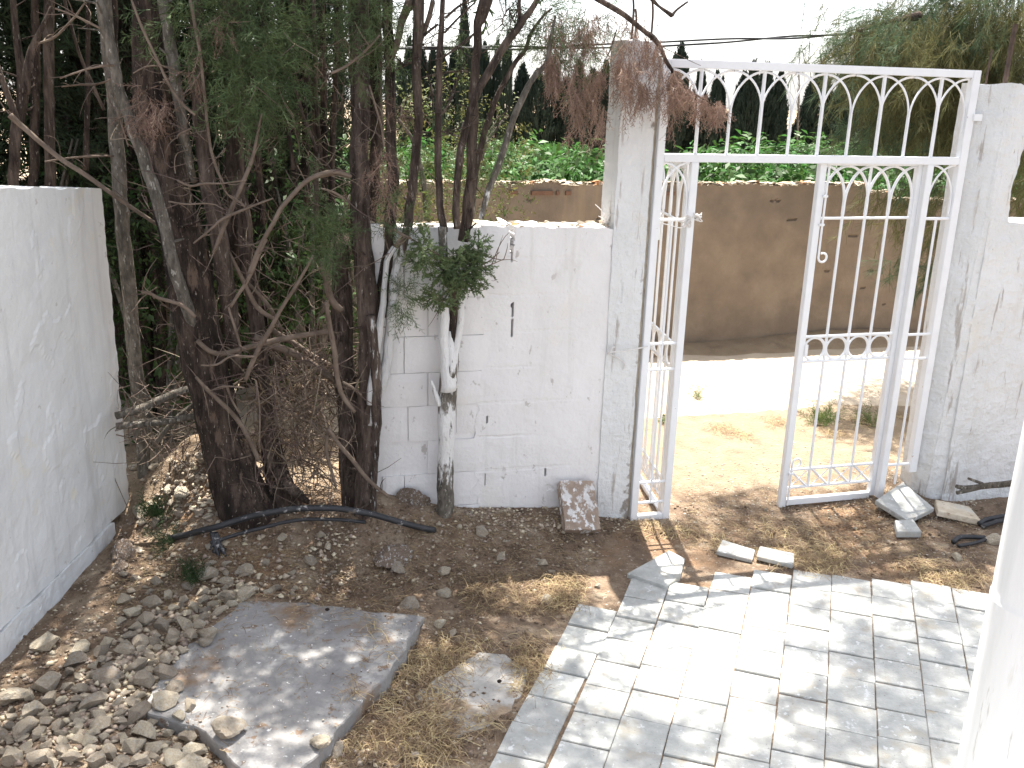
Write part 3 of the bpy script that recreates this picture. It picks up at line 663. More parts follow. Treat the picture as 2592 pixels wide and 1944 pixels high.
q = MB(); q.tube([up('b', 1640, 1030, .015), up('b', 1700, 990, .02), up('b', 1890, 990, .02)], .014, 9, rough=.08); q.tube([up('b', 1680, 1060, .012), up('b', 1800, 1040, .02), up('b', 1900, 1010, .02)], .01, 8)
tag(q.build('pipe_piece', M_hose, smooth=True), 'dusty black pipe piece on the litter near the brown stone', 'pipe')

# ------------------------------------------------------------------ rocks
def rock_mesh(seed, sub=2, sq=(1,.8,.62)):
    r = random.Random(seed); bm = bmesh.new(); bmesh.ops.create_icosphere(bm, subdivisions=sub, radius=1)
    pl = [(Vector((r.gauss(0,1), r.gauss(0,1), r.gauss(0,1))).normalized(), r.uniform(.38, .8)) for _ in range(9)]
    for v in bm.verts:
        p = v.co.normalized(); k = 1.
        for n_, d_ in pl:
            c_ = p.dot(n_)
            if c_ > 0: k = min(k, d_/c_)
        k *= 1+.12*noise.noise(p*2.2+Vector((seed, 0, 0)))+.10*noise.noise(p*5+Vector((seed, 3, 0)))
        v.co = Vector((p.x*sq[0], p.y*sq[1], p.z*sq[2]))*k
    me = bpy.data.meshes.new('rock'); bm.to_mesh(me); bm.free(); me.materials.append(M_rock); return me
def hull_rock(seed):
    r = random.Random(seed); bm = bmesh.new(); sq = (1, r.uniform(.6, .9), r.uniform(.45, .75))
    for _ in range(15):
        d = Vector((r.gauss(0,1), r.gauss(0,1), r.gauss(0,1))).normalized()*r.uniform(.8, 1.05); bm.verts.new((d.x*sq[0], d.y*sq[1], d.z*sq[2]))
    bmesh.ops.convex_hull(bm, input=bm.verts); bmesh.ops.delete(bm, geom=[v for v in bm.verts if not v.link_faces], context='VERTS')
    bmesh.ops.subdivide_edges(bm, edges=bm.edges, cuts=1, use_grid_fill=True)
    for v in bm.verts: v.co *= 1+.13*noise.noise(v.co*2.1+Vector((seed, 0, 0)))+.07*noise.noise(v.co*5+Vector((seed, 9, 0)))
    me = bpy.data.meshes.new('rock'); bm.to_mesh(me); bm.free(); me.materials.append(M_rock); return me
RM = [hull_rock(300+i) for i in range(16)]; RB = [rock_mesh(100+i, 3) for i in range(8)]
def rock(me, x, y, s, label, group=None, sink=.2, rz=None, tilt=.4):
    o = bpy.data.objects.new('rock', me); COL.objects.link(o); o.scale = (s, s*random.uniform(.85, 1.15), s*random.uniform(.8, 1.1))
    zz = h(x, y)
    if inpoly(x, y, SL): zz = max(zz, .09)
    o.location = (x, y, zz+s*(.55-sink)); o.rotation_euler = (random.uniform(-tilt, tilt), random.uniform(-tilt, tilt), random.uniform(0, 6.3) if rz is None else rz)
    return tag(o, label, 'rock', group)
hero = [('D',490,1600,95,'large buff rock at the bottom edge, right of the rubble and below the slab'),('D',410,1640,90,'rounded brown rock at the bottom edge left of the large buff rock'),
 ('D',690,1632,62,'buff rock against the near corner of the concrete slab'),('D',727,1612,66,'pale rock just right of the slab corner rock'),
 ('D',25,1490,90,'big angular white rock at the left edge of the picture'),('D',60,1560,80,'broad brown rock below the white rock at the left edge'),
 ('D',885,1297,60,'pitted brown rock on the far right corner of the slab'),('D',962,1275,42,'small pale rock standing at the slab corner with a dark side'),
 ('D',950,1342,46,'whitish rock leaning on the right edge of the slab'),('D',975,1365,36,'small brown rock right of the whitish slab edge rock'),
 ('D',1040,1142,40,'rounded buff rock below the whitewashed young trunk'),('D',955,1228,38,'flat wedge shaped brown rock on bare soil'),
 ('D',1083,1198,32,'buff rock lying alone on the needle litter under the wall'),('D',1173,1213,30,'small block shaped rock near the leaning block'),
 ('D',1190,1232,26,'jagged whitish rock beside the block shaped rock'),('D',303,1098,46,'round grey-white stone at the foot of the left wall end'),
 ('D',445,985,62,'large pale rock crowning the stone heap between the trunks'),('D',395,1055,52,'long pale rock on the face of the stone heap'),
 ('D',530,1275,58,'tan rock under the hoses at the slab edge'),('D',485,1248,46,'white-flecked rock left of the tan rock by the slab edge'),
 ('D',668,1208,40,'upright orange-brown stone piece among small rocks'),('D',1180,1290,32,'pale stone lying in the straw beside the path'),
 ('D',535,1225,60,'grey angular rock below the thick hose'),('D',275,1400,58,'smooth cream rock in the middle of the rubble'),('D',455,1375,56,'pitted cream rock at the slab side of the rubble'),
 ('D',860,1218,44,'low pink-brown boulder streaked with white splashes under the hose end'),('D',2148,1158,60,'square brownish stone behind the round column'),
 ('D',590,1270,34,'small yellow-grey rock at the back edge of the slab'),('D',2065,1200,30,'whitish stone on the litter right of the loose tiles'),('D',1290,1262,24,'little stone at the shade edge by the straw')]
for n_, x, y, wpx, lab in hero:
    P = gt(n_, x, y+wpx*.25); s = wpx*(2592/2212)*depth(P)/FPX/2*1.02
    rock(RB[random.randrange(8)], P.x, P.y, s, lab, sink=.25)
M_splash = mat('splashed_earth', [(.3,(.20,.145,.105)),(.7,(.33,.25,.19))], 8, 10, .95, 1., 30, .02, spots=[(7,.56,.62,(.70,.68,.66),(1.6,.6,1)),(22,.62,.66,(.66,.63,.6))])
def lump(x, y, sx, sy, sz, lab):
    P = gt('D', x, y); me = rock_mesh(int(x), 4, (1, 1, 1)); me.materials.clear(); me.materials.append(M_splash); o = bpy.data.objects.new('mortar_lump', me); COL.objects.link(o)
    o.location = (P.x, P.y, P.z-.01); o.scale = (sx, sy, sz); return tag(o, lab, 'lump')
lump(848, 1195, .165, .15, .10, 'earth hump streaked with white paint splashes below the end of the thick hose')
lump(895, 1085, .125, .08, .10, 'whitish mortar lump at the wall foot between the fused trunks and the young cypress')
lump(272, 1195, .085, .10, .085, 'crumbled white masonry at the foot of the left wall end'); lump(255, 1228, .06, .07, .05, 'small crumbled white masonry piece beside the left wall foot')
placed = []
def scatter(num, region, smin, smax, label, group, dens=None, meshes=RM):
    c = 0; tries = 0
    while c < num and tries < 60000:
        tries += 1; n_, x, y = region(); P = gt(n_, x, y); s = smin+(smax-smin)*random.random()**1.9
        if (P.x*.847-P.y*.532) > -.1 and (-P.x*.532-P.y*.847) > .1: continue
        if inpoly(P.x, P.y, SL) and random.random() < .93: continue
        if any((P.x-a)**2+(P.y-b)**2 < ((s+r_)*.66)**2 for a, b, r_ in placed): continue
        placed.append((P.x, P.y, s)); rock(random.choice(meshes), P.x, P.y, s, label, group); c += 1
def band():                      # the rubble strip running from the bottom left corner up to the back of the slab
    t = random.random()**.8; x = 90+(500-90)*t+random.gauss(0, 55-20*t); y = 1600+(1290-1600)*t+random.gauss(0, 42-14*t); return 'D', x, y
scatter(122, band, .032, .085, 'rough cream limestone rock lying in the rubble strip between the left wall and the slab', 'rocks of the rubble strip')
scatter(32, lambda: ('D', random.uniform(0, 420), random.uniform(1540, 1655)), .03, .078, 'brown limestone rock half buried in the bottom left corner', 'rocks in the bottom left corner')
scatter(58, lambda: ('D', random.gauss(420, 55), random.uniform(985, 1140)), .022, .055, 'stone in the earth heap between the left wall end and the big trunk', 'stones of the earth heap')
scatter(28, lambda: ('D', random.uniform(260, 720), random.uniform(1150, 1300)), .018, .042, 'stone lying on the dark soil in front of the trunks', 'stones in front of the trunks')
def rest(): return random.choice((('D', random.uniform(700, 1330), random.uniform(1110, 1270)), ('D', random.uniform(640, 960), random.uniform(1340, 1650)), ('D', random.uniform(980, 1360), random.uniform(1105, 1180))))
scatter(22, rest, .012, .028, 'small stone on the brown soil below the street wall', 'small stones below the wall')
scatter(12, lambda: ('D', random.uniform(1480, 2130), random.uniform(1090, 1220)), .012, .03, 'small stone on the litter in front of the gate', 'stones in front of the gate')

# gravel, chips, litter
def bits(name, num, region, smin, smax, m_, label=None, lift=.3):
    n_, V = 0, []; o6 = np.array([(1,0,0),(-1,0,0),(0,1,0),(0,-1,0),(0,0,1),(0,0,-1)], float); f8 = np.array([(0,2,4),(2,1,4),(1,3,4),(3,0,4),(2,0,5),(1,2,5),(3,1,5),(0,3,5)])
    VV_, FF = [], []
    for _ in range(num):
        x, y = region(); s = smin+(smax-smin)*random.random()**2; z = h(x, y)
        if inpoly(x, y, SL):
            if random.random() < .85: continue
            z, s = max(z, .091), s*.5
        sc = np.array([random.uniform(.6, 1.3), random.uniform(.6, 1.3), random.uniform(.35, .8)])*s; a = random.random()*6.3; c_, s_ = math.cos(a), math.sin(a)
        P = o6*sc*(1+RNG.uniform(-.25, .25, (6, 1))); P = np.stack([P[:,0]*c_-P[:,1]*s_, P[:,0]*s_+P[:,1]*c_, P[:,2]+P[:,0]*random.uniform(-.3, .3)], 1)+(x, y, z+s*lift)
        FF.append(f8+6*len(VV_)); VV_.append(P)
    o = link(name, mesh_np(name, np.concatenate(VV_), np.concatenate(FF)), m_); return tag(o, label, kind='stuff')
def reg(poly):
    def f():
        while True:
            n_, x0, x1, y0, y1 = random.choice(poly); P = gt(n_, random.uniform(x0, x1), random.uniform(y0, y1))
            if (P.x*.847-P.y*.532) > -.06 and (-P.x*.532-P.y*.847) > .25 and P.y > -3.2 and (P.x < 1.9): continue
            return P.x, P.y
    return f
def rub():
    n_, x, y = band() if random.random() < .6 else random.choice((('D', random.uniform(0, 420), random.uniform(1540, 1655)), ('D', random.gauss(420, 60), random.uniform(985, 1140)), ('D', random.uniform(260, 760), random.uniform(1150, 1300))))
    P = gt(n_, x, y); return P.x, P.y
bits('rubble_fines', 1500, rub, .008, .026, M_pebble, 'small broken limestone pieces between the rubble rocks')
bits('gravel', 5200, reg([('D',0,520,1180,1655),('D',0,520,1300,1655),('D',240,760,980,1300),('D',700,1380,1090,1280),('D',640,1050,1330,1655),('D',330,920,1290,1655),('D',1000,1360,1085,1150)]), .003, .016, M_pebble, 'fine gravel strewn over the yard soil')
bits('pale_chips', 4500, reg([('D',1480,1960,930,1200),('D',1480,1960,1000,1120),('D',1440,2130,1080,1220),('D',1900,2100,1020,1130)]), .002, .0085, M_chip, 'white chips strewn on the ground around the gate')
def litter(name, num, region, lmin, lmax, wd, m_, label, curve=.25, lift=.012, rise=.12):
    VV_, FF = [], []; k0 = 0
    for _ in range(num):
        x, y = region(); z = h(x, y)+.003
        if inpoly(x, y, SL):
            if random.random() < .8 or fb(x*5, y*5, 3, 2) < .05: continue
            z = max(z, .093)
        L_ = random.uniform(lmin, lmax); a = random.random()*6.283; cv = random.gauss(0, curve); up_ = random.uniform(0, lift); pts = []
        for j in range(4):
            t = j/3; aa = a+cv*t; pts.append((x+math.cos(aa)*L_*(t-.5), y+math.sin(aa)*L_*(t-.5), z+up_*math.sin(math.pi*t)*1.2+rise*L_*t*random.uniform(0, 1)))
        nx_, ny_ = -math.sin(a)*wd/2, math.cos(a)*wd/2
        for p in pts: VV_ += [(p[0]+nx_, p[1]+ny_, p[2]), (p[0]-nx_, p[1]-ny_, p[2]+.001)]
        for j in range(3): FF.append((k0+2*j, k0+2*j+1, k0+2*j+3, k0+2*j+2))
        k0 += 8
    return tag(link(name, mesh_np(name, VV_, FF), m_), label, kind='stuff')
bits('soil_clods', 5000, reg([('D',0,520,1180,1655),('D',240,900,980,1300),('D',700,1400,1090,1290),('D',640,1330,1290,1655),('D',1400,2130,1090,1290)]), .003, .014, M_soil, 'small clods of brown soil')
litter('needle_litter', 19000, reg([('D',1380,2140,1120,1290),('D',1480,2000,1060,1200),('D',880,1400,1110,1290),('D',640,1000,1330,1655),('D',240,900,1180,1330),('D',300,900,1290,1655),('D',1000,1360,1240,1330)]), .03, .08, .0016, M_needle, 'brown needle litter over the yard soil', lift=.008)
def clumps(n_c, region, spread):
    C = [region() for _ in range(n_c)]
    def f():
        c = random.choice(C); return c[0]+random.gauss(0, spread), c[1]+random.gauss(0, spread)
    return f
sreg = reg([('D',1000,1340,1270,1480),('D',1180,1340,1255,1330),('D',820,1000,1380,1480),('D',880,1120,1560,1655),('D',1100,1250,1380,1560),('D',700,960,1500,1655)])
litter('dry_grass', 4000, clumps(55, sreg, .05), .05, .12, .0017, M_straw, 'dry straw-coloured grass between the slab and the tiled path', curve=.7, lift=.028, rise=.25)
litter('dry_grass', 3500, clumps(26, reg([('D',1380,1800,1130,1230),('D',1660,1800,1195,1250),('D',1900,2140,1215,1285),('D',1480,1960,890,960)]), .06), .04, .11, .0020, M_straw, 'dry straw in front of and beyond the gate', curve=.6, lift=.02, rise=.2)

# ------------------------------------------------------------------ foliage
def sprig(n_side=9, spread=.40, ang=.75, width=.022, child=2, seed=0, curl=.0):
    r = random.Random(seed); V, F = [], []
    def rib(p, q_, w0, w1, nrm):
        p, q_ = Vector(p), Vector(q_); d = (q_-p).normalized(); s = d.cross(nrm); s = s.normalized() if s.length > 1e-6 else Vector((1, 0, 0)); n_ = len(V)
        V.extend([p+s*w0/2, p-s*w0/2, q_-s*w1/2, q_+s*w1/2]); F.append((n_, n_+1, n_+2, n_+3))
    Y = Vector((0, 1, 0)); pts = [Vector((r.gauss(0, .02), curl*t*t, t)) for t in (0, .33, .66, 1)]
    for i in range(3): rib(pts[i], pts[i+1], width*1.2*(1-.25*i), width*(1-.3*i), Y)
    for i in range(n_side):
        t = .08+.88*(i+r.random()*.7)/n_side; sg = 1 if i % 2 else -1; j = min(2, int(t*3)); b = pts[j].lerp(pts[j+1], t*3-j)
        L = spread*(1.05-.7*t)*r.uniform(.7, 1.2); a = ang*r.uniform(.7, 1.25); nrm = Vector((r.gauss(0, .35), 1, r.gauss(0, .35))).normalized()
        d = Vector((sg*math.sin(a), r.gauss(0, .28), math.cos(a))).normalized(); e = b+d*L
        rib(b, e, width*1.05, width*.5, nrm)
        for k in range(child):
            f_ = .3+.5*(k+r.random()*.5)/max(1, child); s2 = 1 if k % 2 else -1
            d2 = (d+Vector((s2*.6*math.cos(a)*sg, r.gauss(0, .3), -s2*.5*math.sin(a)))).normalized(); rib(b+d*L*f_, b+d*L*f_+d2*L*.5*r.uniform(.7, 1.2), width*.95, width*.4, nrm)
    return np.array([tuple(v) for v in V], np.float32), np.array(F, np.int32)
def tuft(n_=26, width=.010, seed=0, droop=.9, spread=.45):      # long needles hanging from a twig
    r = random.Random(seed); V, F = [], []
    for i in range(n_):
        t = r.random()*.8; b = Vector((r.gauss(0, .01), r.gauss(0, .01), t)); d = Vector((r.gauss(0, spread), r.gauss(0, spread), r.uniform(.4, 1))).normalized(); L = r.uniform(.25, .5)
        m_ = b+d*L*.5; e = m_+(d+Vector((0, 0, .35))).normalized()*L*.5; s = d.orthogonal().normalized()*width/2
        n0 = len(V); V.extend([b+s, b-s, m_+s, m_-s, e+s*.4, e-s*.4]); F += [(n0, n0+1, n0+3, n0+2), (n0+2, n0+3, n0+5, n0+4)]
    n0 = len(V); s = Vector((width*.8, 0, 0)); V.extend([s, -s, Vector((0,0,.85))-s, Vector((0,0,.85))+s]); F.append((n0, n0+1, n0+2, n0+3))
    return np.array([tuple(v) for v in V], np.float32), np.array(F, np.int32)
def leaves(n_=7, size=.3, seed=0):                              # a twig with broad leaves
    r = random.Random(seed); V, F = [], []
    for i in range(n_):
        t = (i+.5)/n_; a = r.random()*6.28; b = Vector((0, 0, t)); d = Vector((math.cos(a), math.sin(a), r.uniform(-.2, .7))).normalized(); L = size*r.uniform(.7, 1.2)
        s = d.cross(Vector((r.gauss(0, .3), r.gauss(0, .3), 1))).normalized()*L*.19; nn_ = s.cross(d).normalized()*L*.06; n0 = len(V)
        V.extend([b, b+d*L*.5+s+nn_, b+d*L+Vector((0, 0, -L*.15)), b+d*L*.5-s+nn_]); F.append((n0, n0+1, n0+2, n0+3))
    return np.array([tuple(v) for v in V], np.float32), np.array(F, np.int32)
SPR = [sprig(seed=i, curl=.15) for i in range(5)]; SPRB = [sprig(6, .45, .7, .05, 2, 20+i, .2) for i in range(4)]
SPRN = [sprig(10, .34, .6, .075, 3, 80+i, .25) for i in range(5)]
HANG = [sprig(9, .26, .42, .017, 2, 40+i, .1) for i in range(5)]; TUF = [tuft(seed=i) for i in range(5)]; TUFB = [tuft(22, .02, 9+i) for i in range(4)]
LEA = [leaves(seed=i) for i in range(4)]; LEAB = [leaves(9, .5, 10+i) for i in range(4)]
class FO:
    def __init__(s): s.V = []; s.F = []; s.n = 0
    def put(s, T, o, d, sc):
        V, F = T; d = Vector(d).normalized(); q = d.to_track_quat('Z', 'Y') @ Matrix.Rotation(random.random()*6.283, 4, 'Z').to_quaternion()
        M = np.array(q.to_matrix(), np.float32); s.V.append((V*sc) @ M.T+np.array(tuple(o), np.float32)); s.F.append(F+s.n); s.n += len(V)
    def mesh(s, name): return mesh_np(name, np.concatenate(s.V), np.concatenate(s.F))
    def build(s, name, m_, parent=None, base=None):
        if not s.V: return None
        return link(name, s.mesh(name), m_, parent, base=base)
def rv(s=1.): return Vector((random.gauss(0, s), random.gauss(0, s), random.gauss(0, s)))
def stroke(pts, n_, Y, q, nseg=12, rough=.12, wash=None, freq=3., ext=0., sub=4, sink=0.):
    """a limb traced along the picture at depth(s) Y; each point (x, y, width in crop pixels[, Y])"""
    P, W, A = [], [], []
    for p in pts:
        y = p[3] if len(p) > 3 else Y; X = at(n_, p[0], p[1], y); P.append(X); W.append(p[2]/CROPS[n_][2]*depth(X)/FPX/2)
    if ext and len(P) > 1:
        d = (P[0]-P[1]).normalized() if P[0].z > P[-1].z else (P[-1]-P[-2]).normalized(); d = (d+Vector((0, 0, .4))).normalized()
        for k in (1, 2):
            if P[0].z > P[-1].z: P.insert(0, P[0]+d*ext/2); W.insert(0, W[0]*.72)
            else: P.append(P[-1]+d*ext/2); W.append(W[-1]*.72)
    if sink:
        P.append(P[-1]-Vector((0, -.02, sink))); W.append(W[-1]*1.12)
    if wash: A = [wash(p) for p in P]
    q.tube(P, W, nseg, rough=rough, a=A or None, freq=freq, sub=sub); return P, W
def limb(name, m_, parent, pts, n_, Y, **k):
    k['rough'] = k.get('rough', .12)*1.5
    q = MB(); P, W = stroke(pts, n_, Y, q, **k)
    if not k.get('wash'):
        for _ in range(7):      # broken stubs left on the stem
            i = random.randrange(len(P)-1); t = random.random(); b = P[i].lerp(P[i+1], t); rr = W[i]+(W[i+1]-W[i])*t; d = (rv(1)+Vector((0, -.5, .5))).normalized(); L = rr+random.uniform(.02, .13); r0 = min(.009, rr*.3)*random.uniform(.5, 1)
            q.tube([b, b+d*(rr+.012), b+(d+rv(.2)).normalized()*L], [r0*1.5, r0, r0*.5], 5, sub=2)
    return q.build(name, m_, parent, smooth=True), P

# --- big dark cypress (left clump)
t3 = empty('cypress_tree', (-2.0, .12, .18), 'big dark many-stemmed cypress in the middle of the left clump, with flaking bark', 'tree')
limb('trunk', M_barkd, t3, [(880,0,180,.22),(905,400,215,.2),(955,800,235,.18),(1040,1200,238,.16),(1130,1640,262,.13),(1185,1960,262,.12),(1255,2330,250,.12),(1340,2630,262,.1),(1450,2980,330,.06),(1490,3110,380,.05)], '1', .15, sink=.3, nseg=26, rough=.10, freq=4, ext=2.2, sub=6)
limb('trunk', M_bark2, t3, [(590,-20,58),(650,220,64),(690,430,64),(760,680,68),(850,930,70),(930,1150,74),(1000,1400,72),(1060,1640,74),(1130,1860,76,.02),(1200,2080,66,.08),(1260,2250,50,.12)], '1', -.02, nseg=14, rough=.07, ext=1.8)
limb('trunk', M_bark2, t3, [(985,20,60),(1040,350,72),(1080,600,66),(1105,760,58),(1130,930,50,.05),(1160,1090,44,.12)], '1', .0, nseg=12, ext=1.5)
limb('trunk', M_bark, t3, [(1180,0,70),(1190,420,90),(1200,700,86),(1230,1000,88),(1290,1300,100),(1335,1550,104,.05),(1370,1800,100,.09),(1400,2050,84,.13),(1425,2250,60,.16)], '1', .03, nseg=16, ext=1.8)
limb('trunk', M_bark, t3, [(1390,300,90,.3),(1405,700,112,.3),(1415,1100,112,.28),(1460,1350,96,.27),(1500,1640,92,.25),(1545,1950,90,.22),(1590,2320,92,.2),(1625,2650,110,.15),(1680,2930,170,.12),(1720,3100,190,.1)], '1', .25, sink=.3, nseg=16, ext=2.2)
limb('trunk', M_barkd, t3, [(1410,650,150,.45),(1425,900,150,.45),(1400,1250,120,.4),(1390,1600,110,.36)], '1', .4, nseg=14, ext=1.5)
limb('root', M_bark, t3, [(1640,1360,90,.12),(1720,1480,75,.02),(1800,1560,55,-.04),(1850,1590,30,-.08)], '4', .1, nseg=12)
BR3 = [('1',[(790,0,14),(850,160,20),(930,330,22),(1000,480,26),(1080,610,24),(1170,690,20)],-.12),('1',[(1140,0,22),(1190,260,28),(1205,400,26),(1235,640,24),(1260,860,22),(1300,1010,20),(1340,1100,16)],-.1),
 ('1',[(330,50,12),(460,100,16),(600,170,18)],-.05),('1',[(360,470,12),(540,410,14),(680,390,16)],-.05),('1',[(800,440,10),(880,400,12),(1000,400,12),(1080,440,10)],-.1),
 ('1',[(1500,1640,34),(1560,1480,32),(1640,1330,30),(1700,1230,32),(1850,1080,32),(2000,1030,30),(2110,1060,24)],-.2),('1',[(1160,1460,12),(1260,1380,18),(1340,1310,24),(1480,1250,20),(1640,1190,12)],-.16),
 ('1',[(1280,1520,26),(1350,1330,34),(1430,1160,30),(1500,1000,28),(1540,830,22),(1570,680,14)],-.12),('1',[(1065,1080,14),(1140,1115,16),(1230,1100,16),(1340,1100,12),(1480,1080,8)],-.15),('1',[(1010,1208,14),(1120,1225,14),(1230,1220,12),(1300,1230,8)],-.15),
 ('1',[(1090,570,8),(1150,520,10),(1210,420,12)],-.1),('1',[(1350,1160,10),(1410,1190,12),(1470,1240,14)],-.18),('1',[(1060,830,12),(1080,800,14),(1150,770,14)],-.1),('1',[(700,660,10),(740,780,14),(770,880,10)],-.08),
 ('4',[(1385,420,24),(1430,345,26),(1480,270,28),(1540,130,30),(1590,10,30)],-.2),('4',[(848,328,20),(900,340,26),(960,370,28),(1090,410,28),(1170,480,26)],-.1),('4',[(1175,840,20),(1240,910,32),(1300,970,34),(1420,1090,34),(1490,1200,32),(1550,1340,28)],-.12),
 ('4',[(1880,110,18),(1790,270,26),(1700,400,30),(1620,560,32),(1555,660,34),(1500,790,32),(1475,860,26)],-.18),('4',[(1205,770,12),(1300,765,16),(1390,715,16),(1530,718,14)],-.2),('4',[(1260,925,10),(1340,895,13),(1470,905,14)],-.2),
 ('4',[(1370,420,16),(1400,520,20),(1450,680,18)],-.1),('4',[(1350,870,14),(1390,970,18),(1440,1060,16)],-.14),('4',[(1535,860,14),(1550,960,14),(1560,1100,14),(1555,1270,10)],-.24),('4',[(1360,60,30),(1440,230,34),(1540,420,36),(1660,500,30)],.1),('4',[(1480,270,26),(1600,400,30),(1690,560,26)],.18)]
def twigs(q, P, k, l=.22, r=.0022):
    for _ in range(k):
        i = random.randrange(len(P)-1); b = P[i].lerp(P[i+1], random.random()); d = ((P[-1]-P[0]).normalized()*random.choice((-.6, .6))+rv(.5)+Vector((0, -.2, .15))).normalized(); L = l*random.uniform(.3, 1.1); cv = rv(.22)
        q.tube([b, b+d*L*.4, b+(d+cv*.5).normalized()*L*.75, b+(d+cv).normalized()*L], [r*1.4, r*1.1, r*.8, r*.4], 4, sub=2, cap=False)
for n_, pts, Y in BR3:
    q = MB(); P, W = stroke([(p[0], p[1], p[2]*.82) for p in pts], n_, Y, q, nseg=8, rough=.24); twigs(q, P, 4); q.build('branch', M_twig, t3, smooth=True)
for n_, pts, Y, m_ in [('p',[(880,560,60),(960,900,62),(1010,1000,60),(1045,1500,66),(1060,2000,66),(1070,2500,60)],.32,M_bark),('p',[(900,-20,64),(905,800,70),(920,1300,72),(935,1700,78),(960,2300,80)],.5,M_barkd),('p',[(1120,-20,72),(1130,500,78),(1140,1000,76),(1150,1659,80),(1170,2400,80)],.45,M_barkd),
   ('p',[(1280,800,60),(1255,1300,66),(1235,1700,72),(1240,2400,74)],.4,M_barkd),('p',[(1050,640,62),(1062,1100,58),(1085,1450,50),(1120,1900,46)],.26,M_bark),('p',[(380,1350,70),(420,1900,76),(470,2500,80)],.36,M_barkd),('p',[(640,540,26),(700,780,30),(780,930,32),(860,1080,34),(920,1300,34),(1000,1500,34),(1060,1700,30)],.1,M_bark),('p',[(530,900,30),(620,1120,40),(700,1260,42),(760,1500,44),(800,1900,46)],.2,M_bark)]:
    limb('trunk', m_, t3, pts, n_, Y, nseg=10, rough=.09, ext=1.2)
q = MB()
for _ in range(330):
    n_, x, y = 'D', random.uniform(300, 830), random.uniform(60, 720); b = at(n_, x, y, random.uniform(-.12, .5)); d = (rv(.7)+Vector((0, -.1, .1))).normalized(); L = random.uniform(.08, .32); r_ = random.uniform(.0013, .0032)
    q.tube([b, b+d*L*.4, b+(d+rv(.18)).normalized()*L*.7, b+(d+rv(.3)).normalized()*L], [r_*1.3, r_, r_*.8, r_*.35], 4, sub=2, cap=False)
    if random.random() < .5: c = b+d*L*.5; q.tube([c, c+(d+rv(.5)).normalized()*L*.5], [r_*.8, r_*.3], 4, smooth=False, cap=False)
o = q.build('dead_twigs', M_twig, t3); o['kind'] = 'stuff'
# --- second big trunk
WZ = lambda top: (lambda p: 1.0 if p.z < top-.2 else max(0, (top+.15-p.z)/.35))
t8 = empty('cypress_tree', (-1.62, -.05, .06), 'cypress with two fused trunks and a whitewashed side stem at the wall end', 'tree')
limb('trunk', M_bark, t8, [(255,-20,130,.14),(262,400,112,.1),(265,700,112,.06),(262,1000,112,.03),(272,1400,118,-.01),(290,1640,122,-.03),(308,1920,118,-.05),(312,2320,108,-.07),(300,2720,120,-.09),(292,3062,150,-.1),(280,3260,190,-.12)], '2', 0, sink=.3, nseg=20, rough=.10, freq=4, ext=2.4, sub=6)
limb('trunk', M_barkd, t8, [(425,-20,60,.14),(440,400,62,.1),(450,800,62,.08),(455,1100,66,.04),(430,1500,80,.02),(380,1900,90,-.01)], '2', .1, nseg=14, ext=2)
limb('trunk', M_bark, t8, [(150,1400,90,.2),(150,1921,125,.14),(180,2321,130,.08),(205,2721,125,.0),(230,3071,150,-.04),(240,3200,180,-.05)], '2', .1, sink=.3, nseg=18, rough=.1, freq=4)
limb('trunk', M_barkd, t8, [(350,0,80,.3),(355,500,84,.28),(350,1000,80,.25),(300,1500,70,.2)], '2', .3, nseg=12, ext=1.5)
for pts in ([(545,1380,58),(560,1250,60),(590,1000,58),(612,720,56),(600,400,54),(615,0,66)],):
    limb('trunk', M_bark, t8, pts, '2', -.03, nseg=12, ext=1.6, rough=.08)
limb('trunk', M_bark, t8, [(545,-60,50),(520,60,52),(482,200,54),(452,450,56),(440,620,58),(425,760,62),(395,880,66),(350,990,70),(320,1120,70)], '5', -.1, nseg=12, rough=.08, wash=lambda p: .95 if p.z < 1.6 else .4)
limb('trunk', M_bark, t8, [(470,60,34),(425,150,34),(410,300,32),(395,480,44),(375,650,48),(345,820,56),(335,1000,60)], '5', -.13, nseg=12, rough=.08, wash=lambda p: .85)
q = MB(); stroke([(330,470,60),(352,720,64),(362,980,66),(352,1250,56),(345,1450,50),(338,1640,46)], '5', -.135, q, sink=.1, nseg=12, rough=.12, wash=lambda p: .36); q.build('trunk', M_bark, t8, smooth=True)
BR8 = [('5',[(40,130,30),(60,260,40),(100,380,44),(150,440,40)],-.02),('5',[(60,390,24),(80,520,30),(110,700,30),(150,930,34),(230,1050,26)],-.2),('5',[(75,1150,22),(160,1270,26),(260,1390,26),(350,1490,24),(430,1555,20)],-.2),
 ('5',[(75,1150,18),(60,1260,20),(90,1400,18),(120,1500,12)],-.18),('5',[(160,870,16),(210,900,20),(270,950,14)],-.18),('2',[(90,440,14),(190,390,16),(300,300,14),(380,210,12)],-.15),('2',[(440,1360,16),(500,1400,18),(570,1430,16)],-.16),
 ('2',[(320,510,10),(350,620,14),(390,760,16),(410,880,14)],-.1),('2',[(560,0,44),(520,130,46),(490,250,40),(460,340,30)],.05),('2',[(700,0,30),(670,140,34),(630,230,36),(610,300,34)],.0),('2',[(20,1060,24),(110,1040,26),(200,1055,22)],-.15),('2',[(30,1130,12),(120,1160,16),(200,1215,12)],-.15),
 ('2',[(430,1540,30),(480,1480,34),(530,1420,30)],-.12)]
for n_, pts, Y in BR8:
    q = MB(); P, W = stroke(pts, n_, Y, q, nseg=8, rough=.24); twigs(q, P, 5); q.build('branch', M_twig, t8, smooth=True)
